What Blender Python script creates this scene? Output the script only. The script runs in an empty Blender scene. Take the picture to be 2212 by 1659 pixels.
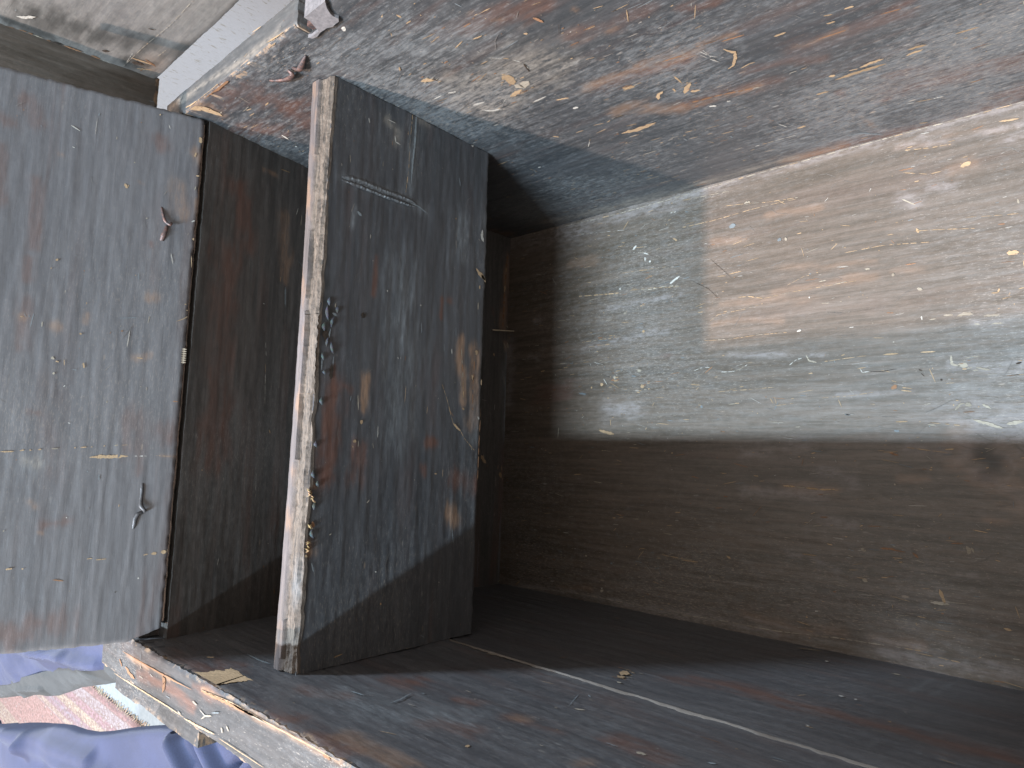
import bpy, math, random
import numpy as np
from mathutils import Vector, Matrix

# ------------------------------------------------------------------ camera, world, lamps
S = bpy.context.scene
COL = S.collection
H = 0.4254      # rim height above the inside floor of the chest
W = 0.45        # inside width of the chest, front to back
XD = 0.157      # right face of the till board

cam = bpy.data.cameras.new('camera')
cam.sensor_width = 36.0
cam.lens = 36.0 * 1453.46 / 2212.0
cam.clip_start = 0.01
cam.clip_end = 60
co = bpy.data.objects.new('camera', cam)
COL.objects.link(co)
R = ((0.7372044523, 0.0306185925, -0.6749756271),
     (-0.0522025195, -0.9934056786, -0.1020786687),
     (-0.6736501261, 0.1104882774, -0.7307447216))
co.matrix_world = Matrix(((R[0][0], -R[1][0], -R[2][0], 0.600),
                          (R[0][1], -R[1][1], -R[2][1], 0.15664),
                          (R[0][2], -R[1][2], -R[2][2], 0.63885),
                          (0, 0, 0, 1)))
S.camera = co

S.view_settings.view_transform = 'Standard'
S.view_settings.look = 'None'
S.view_settings.exposure = 0.50
S.view_settings.gamma = 1.0

wd = bpy.data.worlds.new('World')
S.world = wd
wd.use_nodes = True
bg = wd.node_tree.nodes['Background']
bg.inputs[0].default_value = (1.0, 0.965, 0.93, 1)
bg.inputs[1].default_value = 0.82

def window_lamp(name, target, towards, dist, sx, sy, power, color):
    d = Vector(towards).normalized()
    l = bpy.data.lights.new(name, 'AREA')
    l.shape = 'RECTANGLE'
    l.size = sx
    l.size_y = sy
    l.energy = power
    l.color = color
    o = bpy.data.objects.new(name, l)
    COL.objects.link(o)
    o.location = Vector(target) + d * dist
    z = d
    x = Vector((1, 0, 0)); x = (x - z * x.dot(z)).normalized()
    y = z.cross(x)
    o.matrix_world = Matrix(((x.x, y.x, z.x, o.location.x), (x.y, y.y, z.y, o.location.y),
                             (x.z, y.z, z.z, o.location.z), (0, 0, 0, 1)))
    return o

# the wide cool window and the small warm one, both on the front side of the chest, and one beyond its end
window_lamp('cool_window_light', (0.15, 0.18, 0.0), (0.15, -0.44, 1.0), 5.0, 2.1, 0.13, 560, (0.61, 0.81, 1.0))
window_lamp('warm_window_light', (0.28, 0.28, 0.0), (-0.33, -0.656, 1.0), 5.0, 0.12, 0.09, 280, (1.0, 0.78, 0.66))
window_lamp('side_window_light', (0.30, 0.10, 0.2), (-0.78, 0.60, 1.0), 5.0, 0.5, 0.35, 330, (0.62, 0.80, 1.0))

rng = np.random.default_rng(7)

# marks in the finish and a painted shadow band: kind, width, then u, v pairs on the face of each board (all mm)
MARKS={
'B':[['t',2.98,467.4,129.7,476.5,131.0,484.0,130.8],
['t',1.32,460.3,130.5,466.7,129.0],
['t',3.36,448.7,124.3,464.4,124.5,483.6,123.1],
['t',3.13,446.6,131.9,451.1,130.3],
['t',2.68,498.8,131.6,504.9,131.2,510.3,130.1],
['t',2.3,496.4,124.7,501.8,125.6,507.5,125.5],
['t',1.58,527.2,131.4,534.4,130.7,540.7,130.0],
['t',2.44,431.1,112.0,435.7,111.7,440.1,111.0],
['t',2.16,434.1,205.4,438.2,205.1,442.2,204.6],
['t',2.01,478.8,204.5,481.5,204.2,484.5,203.6],
['t',0.85,425.8,154.6,433.6,154.4,438.6,154.4],
['t',2.51,401.7,214.2,403.6,208.9,406.4,204.9,402.7,197.1,398.4,190.7,393.3,188.5],
['t',4.06,352.4,178.2,357.4,184.2,363.3,189.2],
['t',3.22,357.6,178.3,365.1,175.0],
['t',1.16,400.9,183.5,408.1,185.2,412.5,184.6],
['w',0.92,385.9,218.4,389.2,208.3,393.9,198.2],
['w',0.52,390.1,222.0,390.9,206.9,392.7,200.5],
['w',0.65,387.6,221.7,390.9,211.8,397.7,203.7],
['t',1.76,465.5,196.7,470.9,195.3],
['t',1.34,466.6,206.0,471.7,204.1],
['w',2.96,358.6,148.7,363.7,145.2],
['w',1.97,372.9,146.4,375.9,145.4],
['t',1.42,481.6,12.5,487.8,9.2],
['w',1.52,359.0,57.0,377.3,56.6,396.1,55.6],
['w',1.06,500.7,48.5,505.8,47.8],
['w',1.34,481.2,53.0,491.5,50.6,500.7,48.5],
['t',2.3,400.2,67.3,407.8,66.7],
['O',5.41,375.7,224.4,383.0,224.4,390.1,224.4],
['O',4.68,390.5,229.8,401.1,227.8,414.6,223.2],
['O',5.61,340.4,158.9,360.5,158.0,378.8,155.0,401.8,150.5],
['O',3.77,439.9,184.1,447.4,181.3,457.7,181.7,472.5,181.4],
['R',4.11,473.6,175.1,477.4,178.3,482.0,182.9],
['O',3.65,447.2,53.9,449.5,40.3,451.1,25.3],
['R',5.9,446.1,102.7,446.2,87.8],
['O',17.24,370.5,8.6,393.6,4.9,414.1,4.7],
['R',7.68,400.1,269.7,417.9,262.4],
['R',13.86,342.7,163.3,380.8,159.2,414.2,151.4],
['R',15.23,437.3,182.8,465.7,175.1,504.2,178.4],
['R',10.16,404.0,178.4,432.6,169.9,450.0,157.8],
['R',13.36,483.2,99.8,504.9,92.4,548.6,71.2],
['R',21.61,471.5,81.7,511.8,76.2,552.3,63.2],
['R',20.2,474.0,-7.5,508.7,-4.4,552.1,15.5],
['R',19.43,399.6,2.1,441.0,8.1,496.4,-11.5],
['G',10.88,371.3,41.1,401.5,28.6,419.8,23.4,449.3,16.1],
['g',2.04,428.2,25.9,439.1,24.3,453.7,8.9],
['w',1.01,390.9,84.6,394.9,74.4],
['w',1.14,458.8,96.4,464.1,97.8],
['o',1.42,404.4,222.8,419.8,220.0],
['o',1.08,387.6,228.8,405.5,225.2],
['o',1.21,494.8,184.3,506.7,182.1],
['o',1.29,456.2,183.0,473.5,181.6],
['o',2.12,350.8,162.9,374.1,158.8,401.8,150.5],
['o',0.92,373.4,220.2,384.2,219.8],
['t',8.16,257.3,289.5,258.6,283.9,256.0,274.8],
['k',6.95,256.5,274.4,258.0,268.9,268.9,271.2],
['t',4.08,241.8,263.0,249.1,264.5,256.7,265.6],
['w',2.96,208.3,273.3,215.9,271.8,220.8,271.0],
['w',2.48,210.0,262.3,215.2,256.4,223.4,254.5],
['t',2.06,267.5,235.8,272.4,233.9,277.9,231.8],
['t',4.51,202.6,324.5,207.1,323.6,212.3,319.3],
['d',1.44,213.9,320.7,213.5,316.9],
['t',1.21,205.4,348.0,201.7,344.4],
['t',4.01,319.3,217.0,321.4,213.8,328.5,213.1],
['t',3.31,341.3,192.3,335.2,190.2,332.1,183.7],
['t',1.64,358.2,205.7,358.3,197.5,358.1,193.5],
['t',1.82,349.3,190.8,348.5,185.7],
['t',5.68,277.5,154.5,289.9,152.5,297.4,151.8,311.6,152.5],
['t',0.95,266.2,182.4,278.7,179.3,286.6,181.5,296.0,181.5],
['d',1.17,286.6,181.5,297.3,181.1],
['t',0.98,246.6,181.1,255.0,180.8],
['w',3.2,270.1,216.4,275.1,215.5],
['t',1.36,272.8,336.0,276.5,335.1,281.0,334.7],
['t',2.01,304.3,317.5,307.0,316.0],
['o',2.33,320.5,326.4,322.9,318.1],
['t',1.45,226.4,189.2,230.2,184.5],
['w',1.12,265.7,313.3,276.4,303.1,281.1,293.0,279.9,283.7],
['d',1.34,281.3,291.5,277.5,280.4],
['w',1.96,250.5,245.1,265.4,245.2],
['w',1.7,206.5,299.5,213.6,296.7],
['w',1.07,190.5,300.5,200.0,300.4],
['w',2.41,173.4,147.0,176.5,146.8],
['w',0.47,225.6,255.9,236.0,263.2,248.3,263.6],
['g',0.73,74.8,109.0,128.6,100.9,175.8,92.9,201.8,90.0],
['w',0.87,238.9,151.8,249.2,163.1],
['K',38.28,228.6,293.1,248.9,287.7,290.0,280.5],
['G',33.16,193.6,378.1,230.5,364.3,272.4,343.1],
['G',26.27,172.1,370.3,186.6,344.7,200.5,292.3],
['K',19.6,208.3,273.3,216.4,253.8,244.8,256.0],
['R',13.11,255.7,357.0,294.7,350.1,333.1,331.8],
['R',13.28,276.5,344.1,300.4,341.2,319.4,331.4],
['O',11.63,299.4,234.8,333.1,231.8,377.5,227.8],
['O',12.38,297.1,187.9,311.1,186.1,340.4,158.9],
['R',15.33,326.9,290.9,356.9,287.6,380.1,286.4],
['O',3.66,345.6,315.4,347.0,312.2],
['O',4.39,349.9,282.8,356.7,283.5],
['O',3.07,298.1,341.0,302.5,339.0],
['O',2.48,289.5,356.5,294.1,356.7],
['R',15.85,308.7,227.1,337.6,228.1,372.0,217.6],
['t',1.54,252.5,387.5,252.8,383.2],
['t',0.99,250.0,377.0,255.1,377.1],
['w',5.34,211.3,403.0,213.1,400.4],
['o',1.32,361.1,227.9,376.2,225.3],
['w',0.75,329.9,298.3,331.3,298.3],
['d',0.32,329.9,310.2,322.7,301.1],
['O',8.77,16.2,424.0,32.1,417.5,24.4,402.0],
['t',8.91,13.0,426.6,22.9,420.2,23.6,401.7],
['o',4.79,27.9,427.5,64.5,425.2,83.8,423.9],
['t',3.07,148.0,425.9,161.1,425.6],
['o',1.47,92.3,425.3,127.8,425.3],
['t',1.75,115.4,426.5,120.2,426.4],
['R',16.83,42.6,408.9,63.0,405.1,86.7,409.9],
['R',22.25,12.6,373.6,38.1,356.7],
['w',2.25,20.6,329.7,22.4,328.2],
['w',2.04,32.6,349.9,29.1,340.9],
['t',1.36,70.9,385.8,77.8,386.6],
['R',30.97,67.5,413.8,86.3,382.8,71.0,344.7],
['O',15.57,3.1,34.7,8.3,7.8],
['K',14.67,82.1,17.2,158.3,10.5,258.4,6.8],
['K',9.3,260.4,10.5,328.6,10.8,374.0,10.1]],
'D':[['t',0.81,454.1,295.8,441.3,296.3,419.9,297.5,400.7,297.2,378.1,299.2],
['g',1.97,453.0,291.8,428.9,292.1,407.6,293.4,386.7,293.8],
['G',8.2,452.6,292.7,428.6,293.0,407.3,294.2,379.4,295.1],
['g',2.19,370.5,361.8,371.2,344.7,371.1,325.1,371.7,304.5],
['g',1.08,371.7,304.5,370.4,284.4,366.7,273.7],
['G',6.94,370.5,361.8,371.8,344.7,371.7,325.1,372.3,304.5,368.9,275.6],
['w',0.89,434.5,321.3,434.4,313.3],
['w',3.71,448.2,225.8,449.4,222.5],
['d',2.14,449.1,224.9],
['w',1.07,423.4,313.4,418.4,312.3,417.6,307.3],
['K',5.9,448.5,289.0,449.9,278.5],
['K',5.37,434.5,321.3,428.4,311.3,418.4,312.3],
['w',2.96,371.4,206.8,364.4,207.3,359.9,204.6],
['g',1.02,412.1,239.3,404.1,237.0],
['G',6.43,385.6,204.8,378.4,203.4],
['t',1.6,373.1,241.1,371.8,240.6],
['o',1.26,452.2,197.3,429.3,197.9,406.0,198.0],
['g',2.7,347.8,346.0,345.3,341.5],
['G',5.4,349.4,349.0,336.2,351.0],
['G',11.61,374.2,233.4,341.1,231.7],
['w',0.81,428.1,340.2,424.0,338.9],
['t',1.18,455.2,235.8,456.3,205.2],
['t',3.79,332.4,213.4,329.0,209.2,323.6,199.6],
['t',2.83,328.2,206.1,320.9,198.5],
['t',1.59,317.4,207.6,313.7,207.8],
['k',1.59,301.0,208.8,293.6,209.0],
['t',3.62,255.6,209.5,251.2,208.0],
['t',2.74,232.4,213.6,227.3,211.6],
['t',2.02,229.2,201.1,223.4,200.8],
['O',9.59,260.1,228.3,243.2,227.4,229.4,224.7,208.6,222.7],
['O',11.82,253.6,213.3,228.3,209.1,199.8,209.6,188.4,210.0],
['o',1.54,254.4,228.0,232.2,224.9,210.0,222.8],
['o',1.57,245.3,210.9,220.9,211.7,199.7,211.0],
['t',0.72,219.9,249.3,208.2,243.2,194.9,237.9,184.9,233.7],
['t',2.21,186.3,234.3,183.1,229.8,179.9,225.0],
['t',1.0,179.9,225.0,172.6,218.9,163.2,206.7],
['o',0.5,197.6,239.0,192.4,234.1],
['O',7.21,215.5,327.8,203.1,329.2,190.9,329.9],
['k',0.86,202.5,335.7,190.6,334.4],
['t',3.86,181.6,332.4,181.8,329.7],
['t',3.06,167.7,336.6,165.1,335.9],
['t',1.11,162.9,338.0,161.4,337.6],
['R',14.24,160.6,333.6,151.1,331.5,139.3,333.6],
['R',6.73,168.1,262.2,169.7,255.3],
['R',3.55,316.7,324.7,303.7,325.4,284.4,326.4],
['R',4.9,295.1,246.2,295.1,242.5],
['R',14.25,138.1,224.6,132.5,207.1],
['R',5.03,147.1,266.1,140.7,264.9],
['R',3.24,295.2,252.6,278.5,252.6],
['R',7.65,208.6,348.0,205.5,342.2],
['t',1.83,200.8,224.2,199.6,221.2],
['w',0.6,179.6,315.1,169.8,314.9],
['g',0.94,273.0,235.6,264.7,235.2],
['g',0.86,270.4,275.9,261.1,274.8],
['w',1.33,284.5,277.9,285.3,276.6],
['w',1.12,252.8,239.8,248.0,239.1],
['w',1.11,291.0,313.0,289.1,312.6],
['w',0.94,237.2,299.1,235.7,298.1],
['o',1.4,252.8,198.2,226.5,198.9,174.7,201.3,136.6,201.4],
['w',1.66,194.4,204.3,191.7,202.2],
['g',0.69,197.1,342.4,201.4,341.7],
['d',4.37,267.4,336.4,264.2,333.2],
['G',3.15,275.0,301.8,254.2,302.1],
['G',25.61,310.1,297.5,244.7,296.7,180.9,292.8],
['G',11.95,198.7,204.6,171.9,201.2],
['t',1.05,142.0,253.8,141.8,250.6],
['t',1.47,40.6,304.3,39.2,303.0],
['k',1.68,1.0,276.2,-0.2,269.7],
['w',1.04,65.6,310.8,64.8,309.2],
['w',0.93,50.5,243.7,49.2,242.9],
['O',10.53,108.8,235.9,100.4,226.3],
['d',5.37,248.5,368.6,239.6,365.3],
['g',1.29,250.6,363.4,239.6,365.3],
['g',1.06,229.8,359.3,216.8,359.7],
['d',3.18,223.8,360.2,212.0,360.8],
['g',1.04,227.3,369.1,218.0,369.1],
['R',17.3,206.7,355.0,177.2,357.0,142.6,358.6],
['O',3.58,133.6,369.6,131.4,368.1],
['g',1.77,262.6,362.9,261.5,358.8],
['o',2.18,107.0,368.9,102.5,367.4],
['g',1.55,97.2,370.7,101.5,368.5],
['t',1.69,83.2,374.1,81.9,370.9],
['O',7.24,91.7,371.6,85.1,369.9],
['t',1.23,61.2,379.8,59.7,376.1],
['g',1.19,77.2,367.4,70.4,365.1],
['k',0.75,96.2,354.0,97.2,352.1]],
'E':[['o',3.51,425.0,5.2,392.9,7.6,361.3,9.1,328.1,9.6],
['O',8.77,425.3,4.3,393.0,7.0,361.4,8.5,328.2,9.0],
['g',2.65,296.5,1.3,267.7,2.9,239.4,1.0,177.1,0.5],
['t',5.26,160.1,41.2,154.5,37.3,150.3,32.2],
['t',4.95,139.3,6.5,131.5,3.3],
['t',2.29,291.2,25.3,287.4,23.7],
['g',0.54,58.0,40.6,28.2,40.7,0.6,41.1],
['g',1.15,88.6,2.7,49.8,3.2,7.7,3.1],
['G',8.84,296.8,-0.8,267.7,2.4,179.2,-1.2],
['w',0.85,217.8,20.3,225.7,20.1],
['k',1.39,331.3,2.9,322.6,-7.1],
['k',1.2,3.5,0.1,1.1,4.2],
['R',2.91,349.2,29.5,341.4,27.7],
['O',5.94,308.2,5.7,300.5,2.4],
['k',1.74,308.0,7.2,300.5,2.4],
['k',1.18,263.3,5.1,247.5,1.4]],
'F':[['k',3.64,0.2,309.0,3.3,300.5],
['t',0.54,178.2,372.8,206.8,371.6,236.0,370.4],
['k',1.38,190.9,352.2,215.0,348.0,234.2,349.1,251.0,346.5],
['t',0.7,188.9,350.7,215.0,349.8,251.0,345.7],
['w',2.26,239.8,350.8,251.9,357.4],
['w',2.87,207.7,386.0,209.7,382.1],
['w',2.34,213.7,379.6,216.2,380.6],
['t',1.48,116.8,354.4,152.9,351.4,174.3,350.1],
['w',2.6,174.3,354.7,177.4,354.7],
['w',0.55,125.6,273.0,134.6,273.2,137.0,267.5],
['w',0.54,141.3,271.8,154.4,268.1],
['t',1.62,60.1,266.1,66.3,267.3],
['w',0.97,154.8,251.9,160.2,244.4],
['k',4.02,168.6,252.0,171.7,252.7],
['t',4.52,204.3,239.9,209.2,240.7],
['t',3.07,205.6,302.2,209.1,301.3],
['G',5.22,200.5,308.4,203.5,308.0],
['R',5.75,230.9,271.0,238.4,271.3],
['k',3.41,200.1,258.7,205.1,257.6],
['K',15.37,163.9,215.0,196.7,212.5],
['k',0.95,90.5,196.3,89.6,183.3],
['t',3.5,149.4,192.3,170.7,187.8],
['g',2.18,119.7,236.4,131.0,235.0],
['K',6.16,48.9,332.3,59.1,333.1],
['K',5.06,40.1,287.3,55.7,282.1],
['t',3.67,150.6,244.9,154.9,245.6],
['t',2.69,137.1,242.0,139.3,242.8],
['k',2.52,181.0,325.4,185.1,325.2],
['t',0.72,122.8,297.4,181.4,298.9],
['t',0.73,132.0,290.9,166.8,291.4],
['R',22.73,62.3,236.9,98.7,239.1],
['O',11.47,103.9,399.2,138.7,396.8],
['d',0.3,286.8,369.8,300.3,356.0,310.2,345.4],
['d',0.31,265.8,350.1,285.0,338.0,296.9,325.7],
['t',0.65,281.5,300.9,295.1,309.8,322.8,311.9,341.6,314.8],
['t',1.08,316.5,324.9,327.7,324.2,341.6,320.2],
['t',0.59,343.1,320.0,368.4,322.5,396.5,323.4,426.9,324.4],
['t',0.77,279.8,284.1,306.6,283.1,338.2,284.5,365.0,284.0],
['t',0.46,365.6,329.7,387.1,338.2],
['O',4.98,354.0,348.3,396.9,343.9,442.3,340.1],
['O',5.53,298.5,320.7,346.1,317.3,396.3,314.7],
['O',5.63,290.1,300.8,322.8,300.1,359.3,297.4],
['O',5.3,454.2,328.3,478.6,325.5],
['O',7.37,353.8,325.4,396.6,326.3,442.0,326.2],
['w',1.61,385.3,315.5,386.0,314.0],
['k',2.59,454.7,325.5,457.0,324.4],
['k',1.66,433.4,333.9,437.8,333.2],
['k',2.51,473.5,310.3,477.4,308.4],
['t',1.12,524.5,298.6,529.5,298.4],
['t',1.23,529.0,298.8,529.9,301.8],
['k',2.8,501.2,282.8,506.6,284.6,512.2,283.2],
['k',1.53,491.6,284.8,498.6,284.4],
['k',1.6,518.8,281.1,529.8,280.5],
['k',1.04,481.7,282.5,486.3,282.5],
['w',1.12,475.9,286.1,476.3,282.8],
['K',3.66,512.4,275.4,531.5,273.8],
['k',0.98,512.4,275.4,516.5,274.3],
['k',1.22,523.6,274.1,531.5,273.8],
['w',1.8,373.6,283.8,377.8,284.9],
['w',0.84,419.5,282.5,423.6,282.7],
['w',0.98,268.5,253.4,276.3,256.1,288.3,255.7],
['w',0.94,298.2,250.3,311.2,249.8,319.2,252.4,325.5,255.8],
['w',0.74,365.9,252.1,373.1,257.4,381.6,258.5],
['k',1.38,381.6,261.1,384.3,255.1,391.1,253.2],
['t',0.7,397.9,253.4,415.0,254.9,434.0,256.1],
['t',1.33,446.1,255.8,458.0,255.9],
['t',0.9,474.1,255.5,485.2,255.2],
['w',0.8,427.5,245.0,429.2,241.4,434.8,242.0],
['d',0.54,434.8,241.5,445.8,241.3,456.5,242.7],
['k',1.78,495.9,251.7,496.1,244.1,501.8,241.8],
['k',4.45,499.8,243.2,507.1,241.8],
['K',7.27,495.6,244.1,522.2,238.5],
['k',0.87,505.2,248.2,515.5,249.2],
['k',1.68,512.1,240.2,522.1,237.3],
['K',7.09,525.0,235.9,541.6,239.6],
['d',1.01,472.5,241.0,475.2,239.8],
['d',0.59,474.1,237.9,476.8,234.9],
['d',1.72,487.6,231.9,489.3,231.1],
['d',1.42,537.9,241.0,541.7,242.0],
['k',1.63,496.9,206.4,500.7,211.2,503.9,211.8],
['k',3.68,503.8,210.9,508.4,210.0],
['k',1.62,515.1,210.8,520.9,207.0],
['t',0.61,294.9,230.4,322.2,231.0,352.6,232.3],
['t',0.58,352.4,214.5,369.7,216.2],
['t',0.55,394.5,220.3,420.6,221.3,439.3,223.9],
['g',2.3,276.0,217.2,278.0,214.4],
['t',1.03,454.0,197.7,463.2,197.9],
['g',1.82,452.6,190.2,456.7,189.8],
['t',0.62,478.8,196.7,500.1,194.2],
['k',2.38,508.5,198.7,519.4,194.9,528.1,191.3],
['K',14.3,508.5,198.7,519.4,194.9,528.2,192.4,540.9,195.8],
['k',3.47,530.2,194.8,540.9,197.0],
['K',7.24,497.7,185.3,504.8,181.6,503.5,173.1,499.1,166.9],
['O',15.46,497.8,186.5,504.7,178.0,499.1,165.7],
['K',6.89,505.1,161.0,517.8,153.1,526.3,146.4,538.4,136.7],
['O',17.09,509.1,158.7,517.8,151.9,528.1,143.0,538.3,135.5],
['K',2.32,523.5,174.0,530.1,170.0,533.6,160.7,529.5,153.6,527.3,146.4],
['O',11.57,524.5,173.4,535.6,164.3,528.3,148.8],
['t',2.2,358.6,139.6,376.8,138.8,392.9,137.6,404.4,138.6],
['O',8.25,358.6,139.3,376.8,138.8,392.9,137.6,404.4,138.6],
['O',3.52,329.1,136.4,335.9,136.0],
['t',0.76,461.4,176.3,478.1,173.9,490.9,172.3],
['o',1.56,448.6,171.6,455.5,169.5],
['O',5.01,456.1,150.5,475.1,150.7],
['K',5.05,461.4,176.3,478.1,173.9,490.9,172.3],
['K',8.43,321.7,168.7,380.2,176.8],
['K',8.12,393.2,153.4,418.8,146.3],
['k',1.79,451.3,145.1,452.7,145.2],
['o',3.11,451.3,226.1,456.0,228.5],
['t',1.04,458.8,224.4,466.8,223.0],
['t',1.54,535.1,438.1,548.0,436.4],
['O',6.7,463.4,439.1,480.9,435.1,501.0,429.0],
['t',1.1,468.0,434.1,486.5,430.6,502.1,429.3],
['O',6.59,498.0,436.7,519.5,435.3,544.8,429.7],
['t',3.57,507.9,407.5,515.4,410.0],
['O',8.13,502.4,407.0,516.4,408.4],
['t',0.93,466.2,414.3,485.8,407.5,494.7,407.8],
['t',0.79,304.0,423.1,326.9,420.1,348.8,416.3,377.1,414.1],
['t',1.03,254.8,410.6,290.3,410.5,330.0,412.9],
['t',0.64,330.0,412.9,354.9,413.3,375.6,412.9],
['k',2.65,323.7,420.8,330.1,420.9],
['K',8.63,466.7,389.1,473.5,384.6],
['k',1.2,464.3,391.0,474.7,383.0],
['g',3.99,307.2,400.1,314.6,400.2],
['g',3.23,356.6,375.5,360.4,376.3],
['k',1.93,364.1,377.0,365.5,373.7],
['O',6.26,348.6,402.2,369.6,402.0,395.2,400.5],
['t',0.66,472.8,360.2,486.4,358.7,516.4,353.5],
['t',1.77,474.6,362.5,476.2,358.1],
['t',0.63,509.5,364.2,527.0,361.5,544.8,359.3],
['O',6.41,290.3,387.2,323.4,383.8],
['K',5.16,485.4,396.7,501.9,392.4],
['w',0.56,439.0,403.7,440.6,406.9],
['w',0.47,400.8,403.7,404.3,407.3],
['k',1.32,544.3,371.3,545.1,367.4],
['t',3.68,535.7,329.3,543.5,328.5],
['k',0.86,254.7,441.0,281.7,439.4,307.4,438.0],
['t',0.56,413.8,378.5,422.9,375.8],
['w',0.55,480.1,445.1,487.0,444.3],
['w',0.4,535.1,410.8,538.1,411.8],
['K',4.37,481.2,443.4,488.9,432.7],
['K',7.92,541.5,421.8,546.5,424.0],
['t',0.7,417.2,351.7,448.8,352.7,483.8,348.5],
['w',2.99,192.4,397.7,197.4,401.8],
['w',1.35,206.6,391.4,213.0,388.8],
['t',1.92,243.3,400.9,248.6,396.9],
['k',1.16,28.8,448.9,105.0,446.9,172.9,445.1,254.7,446.2],
['k',0.93,254.7,446.5,323.9,448.5,412.6,449.2,475.6,449.4,551.7,449.3],
['K',4.64,254.7,444.4,323.9,446.9,412.6,447.7,475.5,448.0,551.7,447.7],
['K',4.05,463.4,439.1,508.7,432.0,549.8,431.9],
['K',11.55,28.9,446.8,105.1,443.9,172.9,442.3,254.7,442.7],
['w',1.22,240.4,429.5,242.3,430.8],
['w',1.2,244.7,429.4,247.0,430.6],
['w',0.37,114.9,432.0,183.8,423.2],
['K',26.91,-13.0,450.0,55.4,444.4,128.7,436.9],
['t',0.79,232.3,62.1,243.1,61.0,255.8,60.9],
['t',1.59,27.8,1.4,35.2,7.5],
['k',3.29,155.1,12.7,159.2,15.0],
['w',1.67,156.7,17.1,157.5,15.9],
['O',5.08,93.6,9.6,142.4,13.3],
['k',0.83,45.6,0.7,116.4,6.0,179.7,5.8,256.0,6.6],
['w',1.29,118.5,55.9,119.2,55.1],
['k',1.77,133.0,49.4,136.3,49.1],
['g',2.89,168.9,46.4,170.0,44.0],
['t',2.48,481.4,63.9,483.3,58.2,484.7,53.0],
['k',2.15,474.6,52.6,487.8,53.2],
['k',3.13,500.6,99.7,502.2,96.3,501.6,93.3],
['k',1.76,503.8,98.9,505.6,95.0],
['k',2.95,424.9,63.8,429.0,62.4],
['k',2.43,424.3,89.5,428.5,87.4],
['o',1.51,439.3,91.2,450.9,91.8],
['o',1.76,463.3,90.5,467.6,86.3],
['t',1.63,522.0,41.4,526.9,40.5],
['w',1.05,385.4,30.6,387.9,31.0],
['t',1.76,377.6,24.8,379.1,23.8],
['t',1.9,303.6,68.9,307.3,66.8],
['t',1.23,255.8,59.4,272.9,59.2],
['k',2.37,285.3,48.0,286.9,46.0],
['R',3.48,361.3,30.2,361.9,27.6],
['O',8.55,320.5,16.3,349.8,11.7,381.3,11.5],
['K',2.29,320.5,14.9,349.8,11.7,363.8,10.9],
['k',1.25,256.0,5.1,295.7,6.9,349.7,6.9,403.3,11.2,467.5,13.5],
['O',6.66,384.1,17.4,397.0,15.8,408.4,17.3],
['O',6.31,430.3,17.7,445.3,16.3,467.6,17.1],
['K',1.5,433.8,17.1,451.0,16.2,467.6,17.4],
['K',7.07,439.4,7.7,472.7,8.7,493.4,9.1,532.9,9.6],
['t',0.97,465.2,11.3,483.2,10.9,493.5,10.2],
['K',4.21,364.8,78.1,385.1,75.1,404.5,68.2],
['K',2.38,493.9,78.7,506.0,78.0],
['o',0.95,490.5,100.7,498.8,101.3],
['t',0.71,505.3,112.6,515.2,111.2],
['O',4.69,515.6,121.2,527.1,119.8],
['K',5.35,392.4,112.4,418.0,109.8],
['t',1.24,452.9,81.4,455.8,81.8],
['K',10.9,4.4,308.6,7.7,229.1],
['D',4.66,525.9,0.2,532.4,-1.5],
['K',23.46,510.5,196.3,540.8,193.5],
['K',10.77,504.9,184.1,520.0,184.1,540.4,185.3],
['K',8.23,321.5,133.0,392.9,134.1],
['O',6.24,524.3,169.9,537.7,147.0],
['K',3.42,306.5,267.3,395.3,260.0],
['K',3.11,407.8,222.6,468.5,222.6],
['K',4.67,122.9,289.9,195.7,297.5,234.5,300.3],
['K',4.48,153.2,332.9,252.8,336.9],
['K',5.72,513.2,11.7,532.9,9.6],
['K',3.63,20.0,0.7,116.4,6.0,179.7,4.9,256.0,6.6],
['K',3.86,256.0,5.1,295.7,6.9,349.7,5.5],
['D',13.92,515.5,170.9,520.1,162.6],
['O',7.23,498.7,184.1,502.5,175.5,499.2,168.1],
['O',6.86,507.0,157.4,517.7,150.7,528.0,141.8,537.1,134.3],
['O',5.11,525.5,173.4,532.9,167.7,533.4,156.0],
['K',9.62,507.3,193.9,520.3,192.5,540.8,193.5]],
'N':[['k',3.88,374.7,15.7,384.9,11.2,393.6,8.4],
['w',4.47,405.3,38.3,408.2,37.6],
['k',4.96,454.9,34.1,458.5,31.2],
['R',19.3,346.3,167.5,376.3,154.7,422.1,159.7,460.2,158.3,485.9,156.0],
['R',21.96,486.5,158.8,510.7,159.2,547.6,158.3],
['G',2.9,474.0,68.6,477.9,23.4],
['G',2.73,487.0,66.2,490.7,27.7],
['w',2.53,440.3,119.8,443.7,119.3],
['w',2.85,450.2,119.3,452.2,118.9],
['w',1.27,443.6,192.8,445.8,193.9],
['t',1.46,478.1,146.5,479.9,148.3],
['g',2.33,426.3,289.2,430.5,287.3],
['t',11.21,307.1,192.4,310.5,191.4,314.5,189.6],
['t',6.65,313.0,203.5,315.3,197.8],
['k',2.28,318.0,211.9,322.1,212.3],
['d',1.97,309.8,197.6,312.6,199.8],
['g',1.15,245.1,359.4,244.3,350.1,240.0,337.1],
['t',3.89,323.8,367.6,326.1,366.9],
['g',1.63,210.1,364.4,223.3,362.7],
['k',2.1,331.0,279.4,337.3,276.5],
['g',0.62,326.4,279.8,316.8,255.6],
['g',3.27,136.8,91.9,143.3,78.5],
['g',2.96,174.3,52.0,176.2,46.4],
['k',2.94,392.9,305.6,399.1,305.1],
['g',1.31,322.0,252.2,325.7,254.6],
['O',12.9,271.4,405.9,298.4,405.9,319.2,404.9],
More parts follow.
